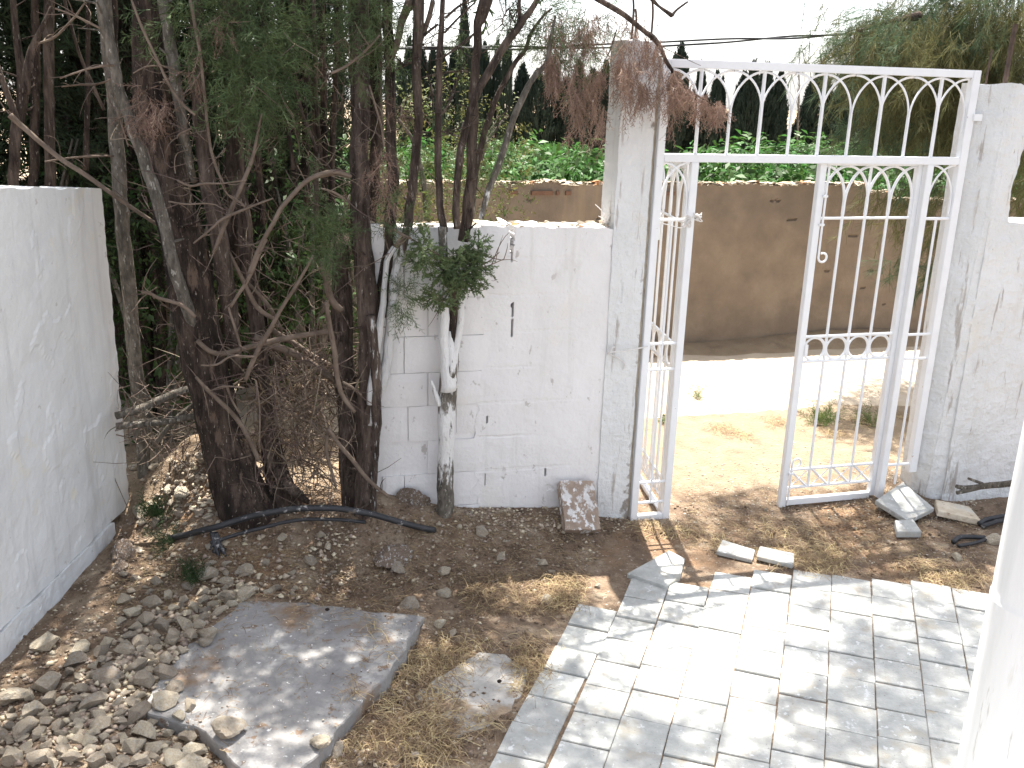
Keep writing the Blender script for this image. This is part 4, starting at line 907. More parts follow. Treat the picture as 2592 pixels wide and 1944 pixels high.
# --- young whitewashed cypress against the wall
t10 = empty('cypress_tree', (-1.09, -.08, .12), 'slim young cypress with a whitewashed trunk that fans out into thin stems before the wall', 'tree')
wsh = lambda p: (.30 if p.z < .42 else .72 if p.z < .74 else .40 if p.z < 1.02 else .75 if p.z < 1.45 else .25 if p.z < 1.75 else 0)
limb('trunk', M_bark2, t10, [(770,1660,100),(772,1500,92),(775,1300,92),(778,1100,100),(785,950,112),(795,820,104),(802,690,70),(806,560,36)][::-1], '5', -.085, sink=.25, nseg=18, rough=.09, wash=wsh)
limb('trunk', M_bark2, t10, [(790,920,96),(772,700,62),(768,420,58),(765,150,54),(760,-60,52)], '5', -.10, nseg=12, rough=.08, wash=lambda p: .9 if p.z < 1.5 else .4)
limb('trunk', M_bark2, t10, [(815,900,76),(838,700,48),(862,500,42),(880,330,40),(890,100,40)], '5', -.09, nseg=10, rough=.1, wash=lambda p: .8)
limb('trunk', M_barkd, t10, [(805,850,80),(818,650,60),(822,400,60),(815,150,62)], '5', -.075, nseg=12, rough=.1, wash=lambda p: .18)
limb('trunk', M_bark2, t10, [(690,860,12),(700,890,24),(725,960,34),(745,1010,30)], '5', -.11, nseg=8, wash=lambda p: .7)
limb('trunk', M_bark, t10, [(540,-10,56),(510,350,65),(490,700,75),(480,1100,75),(478,1659,78),(480,1900,76),(500,2300,84),(540,2600,90)], 'q', -.07, nseg=12, rough=.08, ext=1.5)
limb('trunk', M_bark, t10, [(1010,0,150),(940,300,95),(910,700,100),(880,1100,105),(860,1659,118),(850,2000,125),(810,2400,130),(760,2700,120)], 'q', -.05, nseg=14, rough=.08, ext=1.5)
limb('trunk', M_bark, t10, [(1600,-20,58),(1420,230,80),(1250,480,84),(1050,800,86),(950,1000,78),(850,1250,74),(745,1659,78),(700,1950,78),(690,2300,80),(700,2560,86)], 'q', -.11, nseg=12, rough=.08, ext=1.2)
limb('trunk', M_bark, t10, [(1760,90,22),(1640,200,28),(1520,380,40),(1460,560,46),(1350,700,50),(1190,980,56),(1060,1300,62),(960,1659,76),(900,1950,80),(850,2200,80)], 'q', -.02, nseg=10, rough=.08)
limb('trunk', M_bark2, t10, [(1800,170,26),(1750,400,40),(1700,690,50),(1560,860,66),(1430,1080,78),(1330,1300,78),(1220,1659,78),(1130,1930,74),(1040,2180,66),(960,2450,60)], 'q', -.12, nseg=12, rough=.08, wash=lambda p: .5 if p.z < 2.0 else .05)
limb('trunk', M_bark, t10, [(190,0,90),(120,100,95),(60,320,72),(10,560,52)], 'q', .1, nseg=10, ext=1)
BR10 = [('q',[(1390,-10,44),(1395,120,42),(1400,230,36)],-.1),('q',[(830,0,22),(700,80,28),(560,200,30)],-.08),('q',[(900,20,18),(720,190,24),(550,370,28)],-.08),('q',[(480,270,26),(400,330,30),(320,400,32)],-.02),('q',[(880,380,26),(720,510,26),(600,600,24),(500,660,22)],-.1),
 ('q',[(0,790,22),(110,730,24),(200,690,20)],.05),('q',[(1270,90,14),(1200,230,16),(1230,300,14)],-.1),('q',[(1270,90,14),(1310,200,16),(1340,260,16)],-.1),('q',[(640,1090,20),(560,1230,24),(500,1300,22)],-.1),('q',[(520,1470,18),(630,1500,22),(720,1530,18)],-.12),
 ('q',[(360,700,14),(370,860,16),(410,1010,16),(440,1070,14)],-.1),('q',[(1120,1400,10),(1200,1330,14),(1270,1190,12)],-.05),('q',[(300,870,10),(450,830,14),(640,800,16),(840,800,12)],.2),('q',[(690,920,12),(650,1020,16),(600,1120,16)],.1),
 ('5',[(690,80,12),(760,120,16),(840,150,16),(930,185,12),(1030,150,8),(1100,90,5)],-.16),('5',[(975,185,8),(1040,170,7),(1130,130,5)],-.17),('5',[(710,370,12),(750,380,16),(800,372,14)],-.15)]
for n_, pts, Y in BR10:
    q = MB(); P, W = stroke(pts, n_, Y, q, nseg=7, rough=.12); twigs(q, P, 6, .2); q.build('branch', M_bark if n_ == 'q' else M_twig, t10, smooth=True)
# --- grey pole-like trunk, forked trunk behind the left wall
t1 = empty('cypress_tree', (-2.75, .6, .2), 'straight smooth grey trunk just past the end of the left wall', 'tree')
limb('trunk', M_bark2, t1, [(625,-20,80,.66),(650,300,82,.65),(680,560,84,.64),(705,950,86,.63),(738,1400,86,.62),(775,1800,84,.61),(812,2200,84,.6),(846,2550,80,.6),(868,2950,80,.6),(872,3080,86,.6)], '1', .62, sink=.3, nseg=16, rough=.04, ext=2)
t0 = empty('cypress_tree', (-3.9, 1.3, .2), 'forked brown trunk rising behind the left wall at the picture edge', 'tree')
limb('trunk', M_bark, t0, [(75,-20,34),(95,250,40),(130,400,48),(140,560,62),(105,760,64),(90,900,60),(80,1130,58),(70,1600,66)], '1', 1.2, nseg=12, ext=2)
limb('trunk', M_bark, t0, [(310,40,18),(260,150,26),(200,280,40),(165,420,52),(140,560,56)], '1', 1.18, nseg=10)
limb('trunk', M_bark, t0, [(-40,300,34),(20,500,38),(70,650,40),(110,740,40)], '1', 1.15, nseg=10, ext=1)
for n_, pts, Y in [('1',[(60,690,40),(130,760,34),(230,850,30),(350,940,30),(480,1030,30),(600,1110,28),(780,1240,26),(950,1350,22)],.3),('1',[(230,260,14),(330,220,16),(440,110,14),(520,0,10)],1.1),('1',[(270,970,10),(400,950,12),(560,938,14),(690,935,12)],.6),('1',[(370,520,8),(500,505,10),(600,500,10),(680,465,8)],.5)]:
    q = MB(); P, W = stroke(pts, n_, Y, q, nseg=8, rough=.12); twigs(q, P, 5, .2); q.build('branch', M_twig, t0, smooth=True)

for pts, Y, m_ in [([(480,-20,100),(485,500,108),(482,900,104),(500,1400,104),(505,1900,104)],1.5,M_bark),([(360,400,80),(345,900,84),(340,1500,86),(340,1900,86)],1.7,M_barkd),([(880,800,50),(870,1200,54),(860,1700,56)],1.3,M_barkd),([(1140,-20,70),(1150,500,74),(1130,900,76)],1.1,M_barkd),([(740,350,30),(830,620,34),(940,880,34),(1040,1100,32)],1.2,M_bark)]:
    limb('trunk', m_, t0, pts, 'l', Y, nseg=10, rough=.09, ext=1.2)
# crowns of the near cypresses: sprays gathered in blobs (some inside the picture, most above it)
def blob(fo, c, rad, k, size, T=SPR, droop=-.3, out=.9):
    for _ in range(k):
        p = rv(.5); p = Vector((p.x*rad[0], p.y*rad[1], p.z*rad[2])); d = (p.normalized()*out+rv(.5)+Vector((0, 0, droop))).normalized()
        fo.put(random.choice(T), Vector(c)+p, d, size*random.uniform(.6, 1.35))
f3, f8, f10, f3d, f8d, f10d, f10b = [FO() for _ in range(7)]
M_cyp2 = mat('pale_cypress_foliage', [(.3,(.10,.14,.062)),(.7,(.19,.235,.11))], 6, 4, .8, 0, island=.4, trans=.3)  # paler copy of the cypress green for the near sprays
for n_, x, y, Y, rx, rz, k in [('1',1480,250,-.02,.22,.30,230),('1',1330,120,.0,.22,.18,150),('1',1500,520,-.05,.16,.20,130),('1',1640,150,.05,.16,.28,120),('1',1120,150,.05,.16,.15,60),('1',1700,420,.1,.12,.25,60),('1',1430,620,-.06,.10,.10,50),('1',1680,700,.2,.12,.2,40)]:
    blob(f3, at(n_, x, y, Y), (rx, .16, rz), k, .13, droop=-.4)
for n_, x, y, Y, rx, rz, k in [('2',270,150,-.06,.12,.22,130),('2',330,60,-.04,.16,.12,90),('2',420,250,.1,.1,.2,50),('1',1960,1400,-.14,.07,.10,90),('2',60,200,.1,.12,.25,50),('5',520,360,-.18,.055,.075,70),('2',470,1320,-.1,.06,.12,50),('5',60,60,-.12,.06,.10,50),('2',30,1250,.05,.08,.12,30)]:
    blob(f8, at(n_, x, y, Y), (rx, .12, rz), k, .11, droop=-.35)
for n_, x, y, Y, rx, rz, k in [('5',860,190,-.20,.12,.085,190),('5',640,90,-.16,.06,.07,70),('5',950,70,-.17,.05,.07,50),('5',745,375,-.17,.05,.035,45),('5',900,270,-.19,.07,.05,50)]:
    blob(f10b, at(n_, x, y, Y), (rx, .07, rz), int(k*1.5), .062, SPRN, droop=-.1, out=.6)
for n_, x, y, Y, rx, rz, k in [('q',1700,330,.0,.2,.12,90),('q',1780,560,.0,.16,.1,50),('q',1600,120,.05,.16,.12,60),('q',2000,300,.0,.2,.2,90),('q',1230,330,.0,.05,.09,24),('q',760,300,.3,.04,.2,24),('q',2100,560,-.05,.14,.14,40),('2',700,980,.2,.12,.2,40),('2',1040,950,.05,.05,.14,40)]:
    blob(f10, at(n_, x, y, Y), (rx, .12, rz), k, .11, droop=-.4)
for n_, x, y, Y, rx, rz, k in [('2',370,1000,-.14,.08,.12,70),('2',440,1150,-.1,.05,.12,40),('2',530,660,.0,.06,.05,30),('l',1540,1080,-.1,.08,.09,50)]:
    blob(f8d, at(n_, x, y, Y), (rx, .06, rz), k, .10, HANG, droop=-1.0, out=.3)
for n_, x, y, Y, rx, rz, k in [('1',880,640,-.04,.07,.08,50),('1',1350,150,-.1,.05,.06,25),('1',1180,430,-.1,.04,.12,30),('l',1440,1200,-.06,.09,.05,40)]:
    blob(f3d, at(n_, x, y, Y), (rx, .06, rz), k, .10, HANG, droop=-1.0, out=.3)
# drooping dead limb in front of the pillar
q = MB(); BP, BW = stroke([(1600,-60,30),(1700,0,34),(1850,90,34),(1950,170,32),(2050,260,30),(2110,380,24),(2170,470,18),(2230,540,16),(2290,575,12),(2400,640,6)], '2', -.2, q, nseg=8, rough=.1)
stroke([(340,40,10),(480,120,10),(570,240,9),(660,290,8),(780,350,7),(900,410,6),(970,440,5)], 'z', -.16, q, nseg=6)
stroke([(-20,360,10),(40,220,12),(90,60,14)], 'z', -.2, q, nseg=6)
for pts in ([(2000,-20,26),(2030,10,24),(2060,40,16),(2133,95,30)],[(2133,95,22),(2160,60,14),(2230,10,12)]): stroke(pts, '2', -.35, q, nseg=6, rough=.1)
q.build('branch', M_bark, t10, smooth=True)
def hang(fo, n_, x0, x1, y0, y1, Y, k, size=.11):
    nc = max(3, k//16)
    for _ in range(nc):          # separate tresses of unequal length
        xc = random.uniform(x0, x1); wd = (x1-x0)*random.uniform(.05, .13)+8; ye = y0+(y1-y0)*random.uniform(.35, 1.0)*(1-.3*abs(2*(xc-x0)/(x1-x0)-1)); yc = Y+random.gauss(0, .07); sl_ = random.gauss(0, .06)
        for _ in range(int(k/nc*.85)):
            t = random.random(); y = y0+(ye-y0)*t; fo.put(random.choice(HANG), at(n_, xc+random.gauss(0, wd)*(1-.55*t)+(y-y0)*sl_, y, yc+random.gauss(0, .03)), rv(.34)+Vector((0, 0, -1)), size*random.uniform(.5, 1.3))
for a in [('z',80,250,380,1120,-.2,200),('z',120,560,120,760,-.18,300),('z',330,560,600,880,-.2,110),('z',560,760,480,1130,-.2,230),('z',700,930,620,900,-.22,120),('z',870,1030,720,980,-.2,80),('z',1030,1210,800,1050,-.2,110),('z',260,330,800,900,-.2,20),
  ('2',1380,1560,300,650,-.1,150),('2',1440,1640,420,950,-.14,210),('2',1600,1740,380,700,-.12,110),('2',1570,1720,600,1010,-.16,110),('2',1450,1950,60,330,-.1,260),('2',1400,1760,160,460,-.05,160)]:
    hang(f10d, *a)
# upper crowns, above the picture
for c, rad, k in [((-2.0,.2,4.2),(.9,.7,.9),400),((-1.7,.1,5.4),(.8,.7,.9),230),((-1.2,.1,4.1),(.6,.5,.6),140),((-2.9,.6,4.2),(.8,.8,.9),330),((-2.3,.9,3.9),(.9,.5,.7),260)]:
    blob(f3, c, rad, k, .26, SPRB, droop=-.1)
f3.build('crown', M_cyp, t3); f8.build('crown', M_cyp, t8); f10.build('crown', M_cyp, t10); f10b.build('spray', M_cyp2, t10)
f8d.build('withered_spray', M_dead, t8); f3d.build('withered_spray', M_dead, t3); f10d.build('withered_spray', M_dead, t10)
for c, rad, k in [((-.95,-.05,3.9),(.5,.4,.7),170)]:
    fo = FO(); blob(fo, c, rad, k, .24, SPRB, droop=-.1); fo.build('crown', M_cyp, t10)

# fallen limbs and brush between the trunks
for n_, pts, Y, lab in [('4',[(700,1075,44),(900,1012,46),(1050,940,48),(1200,890,40)],.28,'upper of the thick dead limbs lying between the grey trunk and the big cypress'),('4',[(700,1135,44),(950,1110,42),(1150,1080,42),(1270,1060,38)],.24,'lower of the thick dead limbs lying between the grey trunk and the big cypress'),
  ('4',[(920,1250,28),(1080,1070,32),(1240,950,28)],.35,'thin dead limb crossing behind the two thick limbs'),('4',[(1520,600,40),(1640,650,48),(1800,720,48),(2000,850,44),(2140,940,36)],.12,'broken limb with a torn end lying between the two big trunks'),
  ('4',[(1640,560,30),(1750,630,32),(1900,730,34),(2020,790,30)],.3,'straight dead limb above the torn limb'),('4',[(1180,620,28),(1300,700,30),(1500,660,32),(1700,610,34),(1990,565,30)],.0,'bowed dead limb reaching across to the fused trunks')]:
    q = MB(); P, W = stroke(pts, n_, Y, q, nseg=10, rough=.14); twigs(q, P, 10, .25); tag(q.build('fallen_branch', M_bark2 if 'thick' in lab else M_twig, smooth=True), lab, 'branch')
q = MB()
for i in range(520):
    n_, x, y = random.choice((('4', random.uniform(1470, 2010), random.uniform(720, 1480)), ('4', random.uniform(1500, 1950), random.uniform(900, 1430)), ('4', random.uniform(740, 1260), random.uniform(880, 1260)), ('4', random.uniform(1600, 2020), random.uniform(660, 960))))
    Y = random.uniform(-.02, .4) if x > 1400 else random.uniform(.25, .8); b = at(n_, x, y, Y); d = (rv(.6)+Vector((.2, -.1, -.25))).normalized(); L = random.uniform(.12, .5); c1, c2 = rv(.3), rv(.45); r_ = random.uniform(.0014, .0042)
    q.tube([b, b+d*L*.35, b+(d+c1*.6).normalized()*L*.7, b+(d+c2).normalized()*L], [r_*1.2, r_, r_*.8, r_*.35], 4, sub=2, cap=False)
tag(q.build('brush_pile', M_twig), 'tangle of dead twigs heaped between the two big trunks', 'brush', kind='stuff')
fo = FO()
for i in range(240):
    x, y = random.uniform(1480, 2000), random.uniform(760, 1450); P = at('4', x, y, random.uniform(.0, .35)); fo.put(random.choice(HANG), P, rv(.5)+Vector((0, 0, -.6)), random.uniform(.07, .14))
o = fo.build('dead_foliage', M_needle); tag(o, 'withered sprays caught in the brush between the trunks', kind='stuff')

# ------------------------------------------------------------------ plants behind the trunks
def bush(name, c, rad, k, size, m_, label, cat, T=LEA, group=None, stem=True, low=.0):
    root = empty(name, (c[0], c[1], max(h(c[0], c[1]), -9)), label, cat, group); fo = FO()
    for _ in range(k):
        p = rv(1); p = p.normalized()*random.random()**.4; P = Vector(c)+Vector((p.x*rad[0], p.y*rad[1], p.z*rad[2])); fo.put(random.choice(T), P, p+rv(.5)+Vector((0, 0, .1)), size*random.uniform(.6, 1.3))
    fo.build('crown', m_, root)
    if stem:
        q = MB()
        for i in range(4):
            a = random.random()*6.3; q.tube([(c[0]+.05*math.cos(a), c[1]+.05*math.sin(a), h(c[0], c[1])-.05), (c[0]+rad[0]*.3*math.cos(a), c[1]+rad[1]*.3*math.sin(a), c[2]), (c[0]+rad[0]*.6*math.cos(a), c[1]+rad[1]*.6*math.sin(a), c[2]+rad[2]*.6)], [.03, .02, .006], 7)
        q.build('stem', M_bark2, root, smooth=True)
    return root
bush('shrub', (-2.75, 1.75, 1.0), (.7, .45, 1.0), 520, .17, M_leaf, 'leafy green shrub in the gap between the grey trunk and the big cypress', 'shrub')
bush('shrub', (-1.75, 1.75, 1.15), (.55, .5, .95), 520, .16, M_leaf, 'glossy green shrub behind the gap between the two big trunks', 'shrub')
bush('shrub', (-3.6, 2.2, 1.3), (.8, .5, 1.2), 420, .17, M_leaf, 'green shrub behind the top of the left wall', 'shrub')
bush('orange_tree', (-.75, 1.9, 1.75), (.62, .5, .75), 800, .11, M_oran, 'small tree with withered yellow-green leaves behind the young cypress', 'tree')
bush('shrub', (-1.35, 2.3, 1.0), (.6, .4, .75), 380, .16, M_leaf, 'low green shrub showing between the fused trunks and the young cypress', 'shrub')
# dark cypresses standing behind the left clump
proto = None
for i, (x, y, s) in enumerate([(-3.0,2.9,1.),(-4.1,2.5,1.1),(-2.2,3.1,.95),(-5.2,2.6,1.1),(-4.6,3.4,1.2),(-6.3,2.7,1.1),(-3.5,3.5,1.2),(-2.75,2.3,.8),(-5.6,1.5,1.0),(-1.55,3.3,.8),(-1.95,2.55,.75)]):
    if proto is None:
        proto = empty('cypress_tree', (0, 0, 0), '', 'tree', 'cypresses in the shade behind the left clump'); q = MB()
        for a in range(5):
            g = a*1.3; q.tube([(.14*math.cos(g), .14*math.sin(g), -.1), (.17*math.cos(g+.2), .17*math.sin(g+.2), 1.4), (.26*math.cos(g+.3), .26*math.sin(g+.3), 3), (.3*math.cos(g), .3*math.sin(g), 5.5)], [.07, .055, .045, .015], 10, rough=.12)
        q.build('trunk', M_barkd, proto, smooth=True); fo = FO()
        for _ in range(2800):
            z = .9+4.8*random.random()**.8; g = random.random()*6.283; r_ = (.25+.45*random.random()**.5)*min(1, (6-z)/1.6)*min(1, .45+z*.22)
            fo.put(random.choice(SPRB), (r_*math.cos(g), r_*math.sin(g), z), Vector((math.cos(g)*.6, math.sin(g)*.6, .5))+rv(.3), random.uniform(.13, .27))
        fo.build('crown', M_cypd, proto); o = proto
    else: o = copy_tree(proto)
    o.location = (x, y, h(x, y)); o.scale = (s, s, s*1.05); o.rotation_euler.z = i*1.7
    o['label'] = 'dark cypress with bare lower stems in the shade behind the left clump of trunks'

# ------------------------------------------------------------------ orchard, far trees
OB = []
for v in range(3):
    fo = FO(); rad = (1.15, 1.0, .8)
    for _ in range(900):
        p = rv(1).normalized()*(.55+.45*random.random()); k = 1+.25*noise.noise(p*2.3+Vector((v*7, 0, 0))); fo.put(random.choice(LEAB), (p.x*rad[0]*k, p.y*rad[1]*k, .95+p.z*rad[2]*k), p+rv(.5), random.uniform(.14, .26))
    q = MB(); q.tube([(0, 0, -.1), (.03, 0, .4), (.0, .05, .9)], [.07, .06, .04], 8)
    OB.append((fo.mesh('crown'), q.mesh('trunk')))
    OB[-1][0].materials.append(M_orch); OB[-1][1].materials.append(M_bark2)
def thing2(name, mm, loc, s, rz, label, cat, group):
    e = empty(name, loc, label, cat, group); e.scale = s; e.rotation_euler.z = rz
    for nm, me in zip(('crown', 'trunk'), mm):
        o = bpy.data.objects.new(nm, me); COL.objects.link(o); o.parent = e
    return e
rows = [(6.1, -3, 9, 1.35, 0), (7.9, -2, 12, 1.7, .1), (10.2, 0, 15, 1.9, 0), (13.2, 1, 18, 2.1, .1)]
for y, xa, xb, st, _ in rows:
    x = xa
    while x < xb:
        yy = y+random.gauss(0, .25); k = (.95 if y < 6 else 1.0+.02*y)*random.uniform(.82, 1.12)
        thing2('citrus_bush', random.choice(OB), (x, yy, h(x, yy)-.08), (k*1.1, k, k*random.uniform(.85, 1.05)*(.95 if y < 7 else .9)), random.random()*6, 'bright green citrus bush in the orchard beyond the brown wall', 'bush', 'citrus bushes of the orchard'); x += st*random.uniform(.85, 1.15)
CY = []
for v in range(3):
    fo = FO(); T4 = [sprig(5, .5, .5, .11, 1, 60+i, .1) for i in range(3)]
    for _ in range(1500):
        z = random.random()**.9; g = random.random()*6.283; r_ = .17*(math.sin(math.pi*min(1, z*.93+.10))**.7)*(.75+.35*random.random())*(1+.35*noise.noise(Vector((math.cos(g)*1.2, math.sin(g)*1.2, z*4+v*5))))
        fo.put(random.choice(T4), (r_*math.cos(g), r_*math.sin(g), z), Vector((math.cos(g)*.35, math.sin(g)*.35, 1)), random.uniform(.06, .12))
    q = MB(); q.tube([(0, 0, -.03), (0, 0, .5), (0, 0, .95)], [.018, .013, .004], 6)
    CY.append((fo.mesh('crown'), q.mesh('trunk'))); CY[-1][0].materials.append(M_far); CY[-1][1].materials.append(M_barkd)
YF = 40.
def farcyp(n_, x, ytop, wd, Y=YF, grp='columnar cypresses of the far row', lab='dark columnar cypress standing in the far row beyond the orchard'):
    P = at(n_, x, ytop, Y); zb = h(P.x, Y); H = P.z-zb; W = wd/CROPS[n_][2]*depth(P)/FPX
    W *= random.uniform(1.1, 1.5)
    thing2('cypress_tree', random.choice(CY), (P.x, Y, zb), (W/.36, W/.36, H*random.uniform(.97, 1.02)), random.random()*6, lab, 'tree', grp)
for x, yt, wd in [(40,400,110),(75,330,120),(140,600,110),(200,425,95),(240,620,90),(290,490,75),(322,520,60),(380,690,130),(405,560,40),(455,480,110),(510,425,110),(590,430,110),(640,560,100),(672,485,85),(690,680,60),(785,730,110),(860,520,90),(920,442,130),(990,600,110),(1045,520,120),(1090,440,110),(1150,520,120),(1190,445,130),(1260,470,140),(1340,500,140),(1430,480,150),(1520,500,150),(1600,480,150),(1700,450,150),(1800,450,160)]:
    farcyp('3', x, yt, wd, YF+random.uniform(-1.5, 1.5))
for x, yt, wd in [(830,330,110),(890,90,60),(930,350,100),(700,330,80),(760,390,90),(1010,330,90),(1090,300,80),(1150,260,60),(1240,430,120),(1330,470,140),(1420,430,120),(1500,520,130),(1580,440,110),(1660,480,120),(1740,430,110),(1790,500,110),(560,300,90),(630,320,80),(500,420,90)]:
    farcyp('2', x, yt, wd, 34+random.uniform(-1.5, 1.5), 'columnar cypresses behind the young cypress', 'far dark cypress seen between the stems of the young cypress')
# thin bare poplar between the far cypresses
q = MB(); P0, P1 = at('3', 770, 905, 38), at('3', 784, 295, 38); q.tube([P0, P0.lerp(P1, .5)+Vector((.05, 0, 0)), P1], [.05, .035, .01], 6)
for i in range(46):
    t = random.uniform(.2, .97); b = P0.lerp(P1, t); a = random.random()*6.3; q.tube([b, b+Vector((math.cos(a)*.22*(1.1-t), 0, .4*(1.15-t)))], [.012, .004], 4, smooth=False)
tag(q.build('bare_tree', M_bark2), 'thin bare tree rising above the far cypress row', 'tree')

# ------------------------------------------------------------------ street pine at the right
pine = empty('pine_tree', (5.4, 2.6, 0), 'drooping olive-green pine hanging over the road wall at the right edge', 'tree')
q = MB(); q.tube([(5.4, 2.6, -.1), (5.3, 2.6, 1.4), (5.15, 2.55, 3.0), (5.0, 2.5, 5.2), (4.95, 2.5, 6.5)], [.2, .17, .15, .1, .04], 14, rough=.12); q.build('trunk', M_barkd, pine, smooth=True)
for pts in ([at('t',1430,830,2.6),at('t',1290,680,2.6),at('t',1190,530,2.55),at('t',1080,330,2.5),at('t',1000,100,2.5)],[at('t',1560,700,2.2),at('t',1450,520,2.2),at('t',1300,380,2.2)],[at('t',860,200,2.3),at('t',560,270,2.2),at('t',300,330,2.2),at('t',60,400,2.1)],
    [(5.1,2.5,3.4),(4.2,2.2,3.9),(3.0,1.7,4.1),(1.9,1.3,4.0),(1.0,.9,3.8)],[(5.0,2.5,4.2),(3.8,1.6,4.8),(2.6,.6,4.9),(1.6,-.1,4.5)],[(5.0,2.5,4.8),(3.6,2.2,5.5),(2.2,1.6,5.6),(1.0,1.2,5.2)],[(5.15,2.55,3.0),(4.4,1.4,3.7),(3.4,.4,3.9),(2.4,-.3,3.7)]):
    b = MB(); b.tube(pts, list(np.linspace(.035, .008, len(pts))), 8, rough=.1); b.build('branch', M_barkd, pine, smooth=True)
fo, fg = FO(), FO()
def hangt(f_, n_, x, y, Y, rx, rz, k, size=.26, T=TUF, dr=-1.):
    c = at(n_, x, y, Y)
    for _ in range(k): f_.put(random.choice(T), c+Vector((random.gauss(0, rx), random.gauss(0, .25), random.gauss(0, rz))), rv(.35)+Vector((-.25, 0, dr)), size*random.uniform(.6, 1.3))
for a in [('t',2000,300,2.4,.45,.35,340),('t',2100,80,2.4,.4,.25,200),('t',1750,500,2.3,.3,.3,220),('t',1950,700,2.3,.35,.25,260),('t',1650,800,2.3,.3,.16,180),('t',900,680,2.4,.32,.16,230),('t',550,640,2.3,.25,.16,210),('t',320,620,2.2,.14,.18,120),('t',1200,760,2.4,.25,.14,120),('t',560,430,2.3,.07,.08,40),
   ('t',1300,1150,2.4,.35,.25,240),('t',1000,1250,2.4,.28,.25,170),('t',1500,1300,2.3,.14,.3,140),('t',1250,1500,2.3,.3,.22,170),('t',2200,1000,2.2,.2,.5,200),('t',2190,1500,2.2,.2,.4,150),('3',1480,1300,2.4,.12,.18,50),('3',1620,1250,2.4,.10,.25,60),('3',1400,1180,2.4,.16,.10,50),('3',2120,800,1.6,.10,.25,110),('3',2110,1150,1.6,.10,.2,90)]: hangt(fo, *a)
for a in [('t',120,520,2.2,.14,.16,60),('t',220,450,2.2,.2,.08,50),('t',500,330,2.2,.3,.05,40),('t',1050,150,2.5,.16,.22,150),('t',1150,300,2.5,.18,.14,130),('t',1250,520,2.5,.14,.12,80),('t',1500,100,2.3,.25,.2,70),('t',1350,60,2.4,.2,.15,60),('3',1250,720,2.5,.2,.16,90),('3',1330,860,2.4,.2,.1,70),('6',1490,190,2.2,.05,.05,24),('6',1530,130,2.2,.05,.08,24),('3',1560,1130,2.4,.08,.12,30)]: hangt(fg, *a, dr=-.5)
fo.build('crown', M_pine, pine); fg.build('crown', M_pineg, pine)
fv = FO()
def seen(P):
    d = P-CAM; z = d.dot(CF); return z > 0 and abs(d.dot(CR)/z*FPX) < 1296+90 and abs(d.dot(CU)/z*FPX) < 972+110
def overhead(num, x0, x1, y0, y1, k=8, zlo=5.2, zhi=7.4, sp=.10, size=.34):     # unseen needle clumps over the yard, placed sunward so their shade dapples it
    for _ in range(num):
        P = gr('D', random.uniform(x0, x1), random.uniform(y0, y1)); z = random.uniform(zlo, zhi); C = P+SD*(z/SD.z)
        for _ in range(k):
            Q = C+rv(sp)
            if not seen(Q) and not seen(Q-Vector((0, 0, .25))): fv.put(random.choice(TUFB), Q, rv(.6)+Vector((-.2, 0, -.5)), size*random.uniform(.6, 1.2))
overhead(26, 1770, 2150, 1290, 1480); overhead(24, 1740, 2150, 1500, 1660); overhead(18, 1080, 1700, 1575, 1690); overhead(6, 1060, 1250, 1520, 1620)
overhead(26, 1500, 2130, 1080, 1200); overhead(20, 1690, 2150, 1150, 1260); overhead(14, 840, 1300, 1330, 1660, 5); overhead(5, 700, 1250, 1290, 1400, 5)
fv.build('crown', M_pine, pine)

# ------------------------------------------------------------------ overhead cable
q = MB(); CP = [at('D', x, y, 5.) for x, y in ((-40,92),(200,97),(500,102),(845,104),(1186,103),(1435,95),(1600,86),(1760,78),(1880,70),(2060,64),(2300,56))]
for ph in (0, math.pi):
    P = []
    for i in range(len(CP)-1):
        for j in range(12):
            b = CP[i].lerp(CP[i+1], j/12); a = b.x*2.3+ph+math.sin(b.x*1.7)*1.2; P.append(b+Vector((0, math.cos(a), math.sin(a)*(.55+.45*math.sin(b.x*.9))))*.022)
    q.tube(P, .0105, 6, smooth=False)
tag(q.build('overhead_cable', M_cable, smooth=True), 'twisted pair of dark overhead cables strung along the road', 'cable')

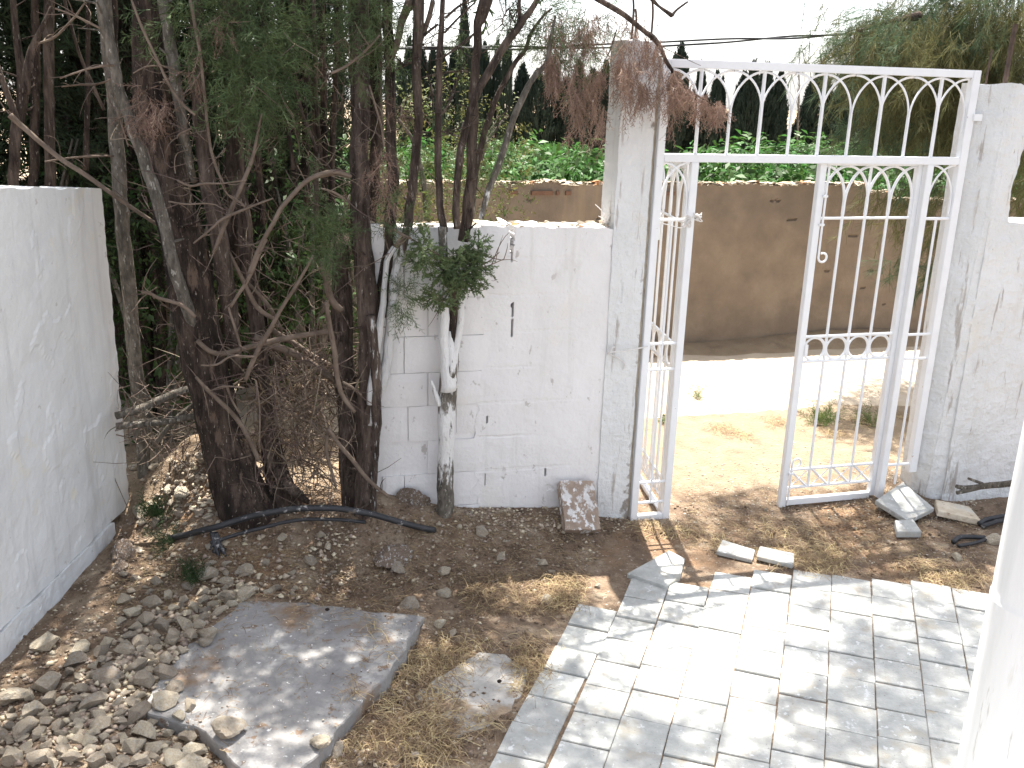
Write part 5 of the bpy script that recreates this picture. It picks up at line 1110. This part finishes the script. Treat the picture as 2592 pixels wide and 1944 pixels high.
# ------------------------------------------------------------------ small plants
def weed(n_, x, y, s, k, m_, label, T=LEA, up_=.6, flat=1., Y=None):
    P = gt(n_, x, y) if Y is None else at(n_, x, y, Y); f_ = FO()
    for _ in range(k): f_.put(random.choice(T), P+Vector((random.gauss(0, s*.2), random.gauss(0, s*.2), abs(random.gauss(0, s*.15))*flat)), rv(.5)+Vector((0, 0, up_)), s*random.uniform(.4, .9))
    return tag(f_.build('weed', m_), label, 'plant')
weed('6', 920, 1130, .20, 60, M_weed, 'green weed on the road edge, seen through the closed leaf', SPR)
weed('6', 1210, 1130, .15, 40, M_weed, 'smaller green weed beside the right mullion on the road edge', SPR)
weed('6', 155, 975, .15, 22, M_weed, 'spindly weed on the pale road beside the open gateway', SPR)
weed('5', 2105, 1120, .12, 30, M_weed, 'little green weed seen through the open left leaf', LEA)
weed('7', 950, 170, .16, 60, M_weedd, 'dark feathery weed on the stones below the left wall end', SPR)
weed('7', 1010, 330, .14, 40, M_weedd, 'dark trailing weed above the rubble strip', SPR, .2)
weed('7', 1145, 540, .14, 50, M_weedd, 'dark upright weed in the middle of the rubble strip', SPR)
weed('z', 840, 1085, .05, 8, M_weed, 'tiny weed in the gate litter', SPR) if False else None
q = MB(); b0 = at('2', 1740, 1340, .06)
for i in range(12):
    d = (rv(.6)+Vector((-.5, 0, .9))).normalized(); L = random.uniform(.05, .14); q.tube([b0, b0+d*L*.5, b0+(d+rv(.35)).normalized()*L], [.004, .003, .002], 5)
tag(q.build('dry_weed', M_dryw), 'whitewashed dry weed on the wall top beside the gate pillar', 'plant')
q = MB(); bm = prism([(-.016,-.011),(.017,-.009),(.014,.012),(-.013,.012)], 0, .012, .002); o = bm_obj('plaster_chip', bm, M_chip); P = gt('D', 897, 1639); o.location = (P.x, P.y, P.z+.012); tag(o, 'small white plaster chip on the soil at the bottom edge', 'chip')
for x, y, lab in ((1078,1487,'dark round cone lying on the concrete patch'),(708,1358,'tiny dark cone on the shaded slab near its back edge')):
    P = gt('D', x, y); o = bpy.data.objects.new('pine_cone', RM[0].copy()); COL.objects.link(o); o.data.materials.clear(); o.data.materials.append(M_barkd); o.scale = (.012, .012, .014); o.location = (P.x, P.y, .036 if x > 800 else .118); tag(o, lab, 'cone')
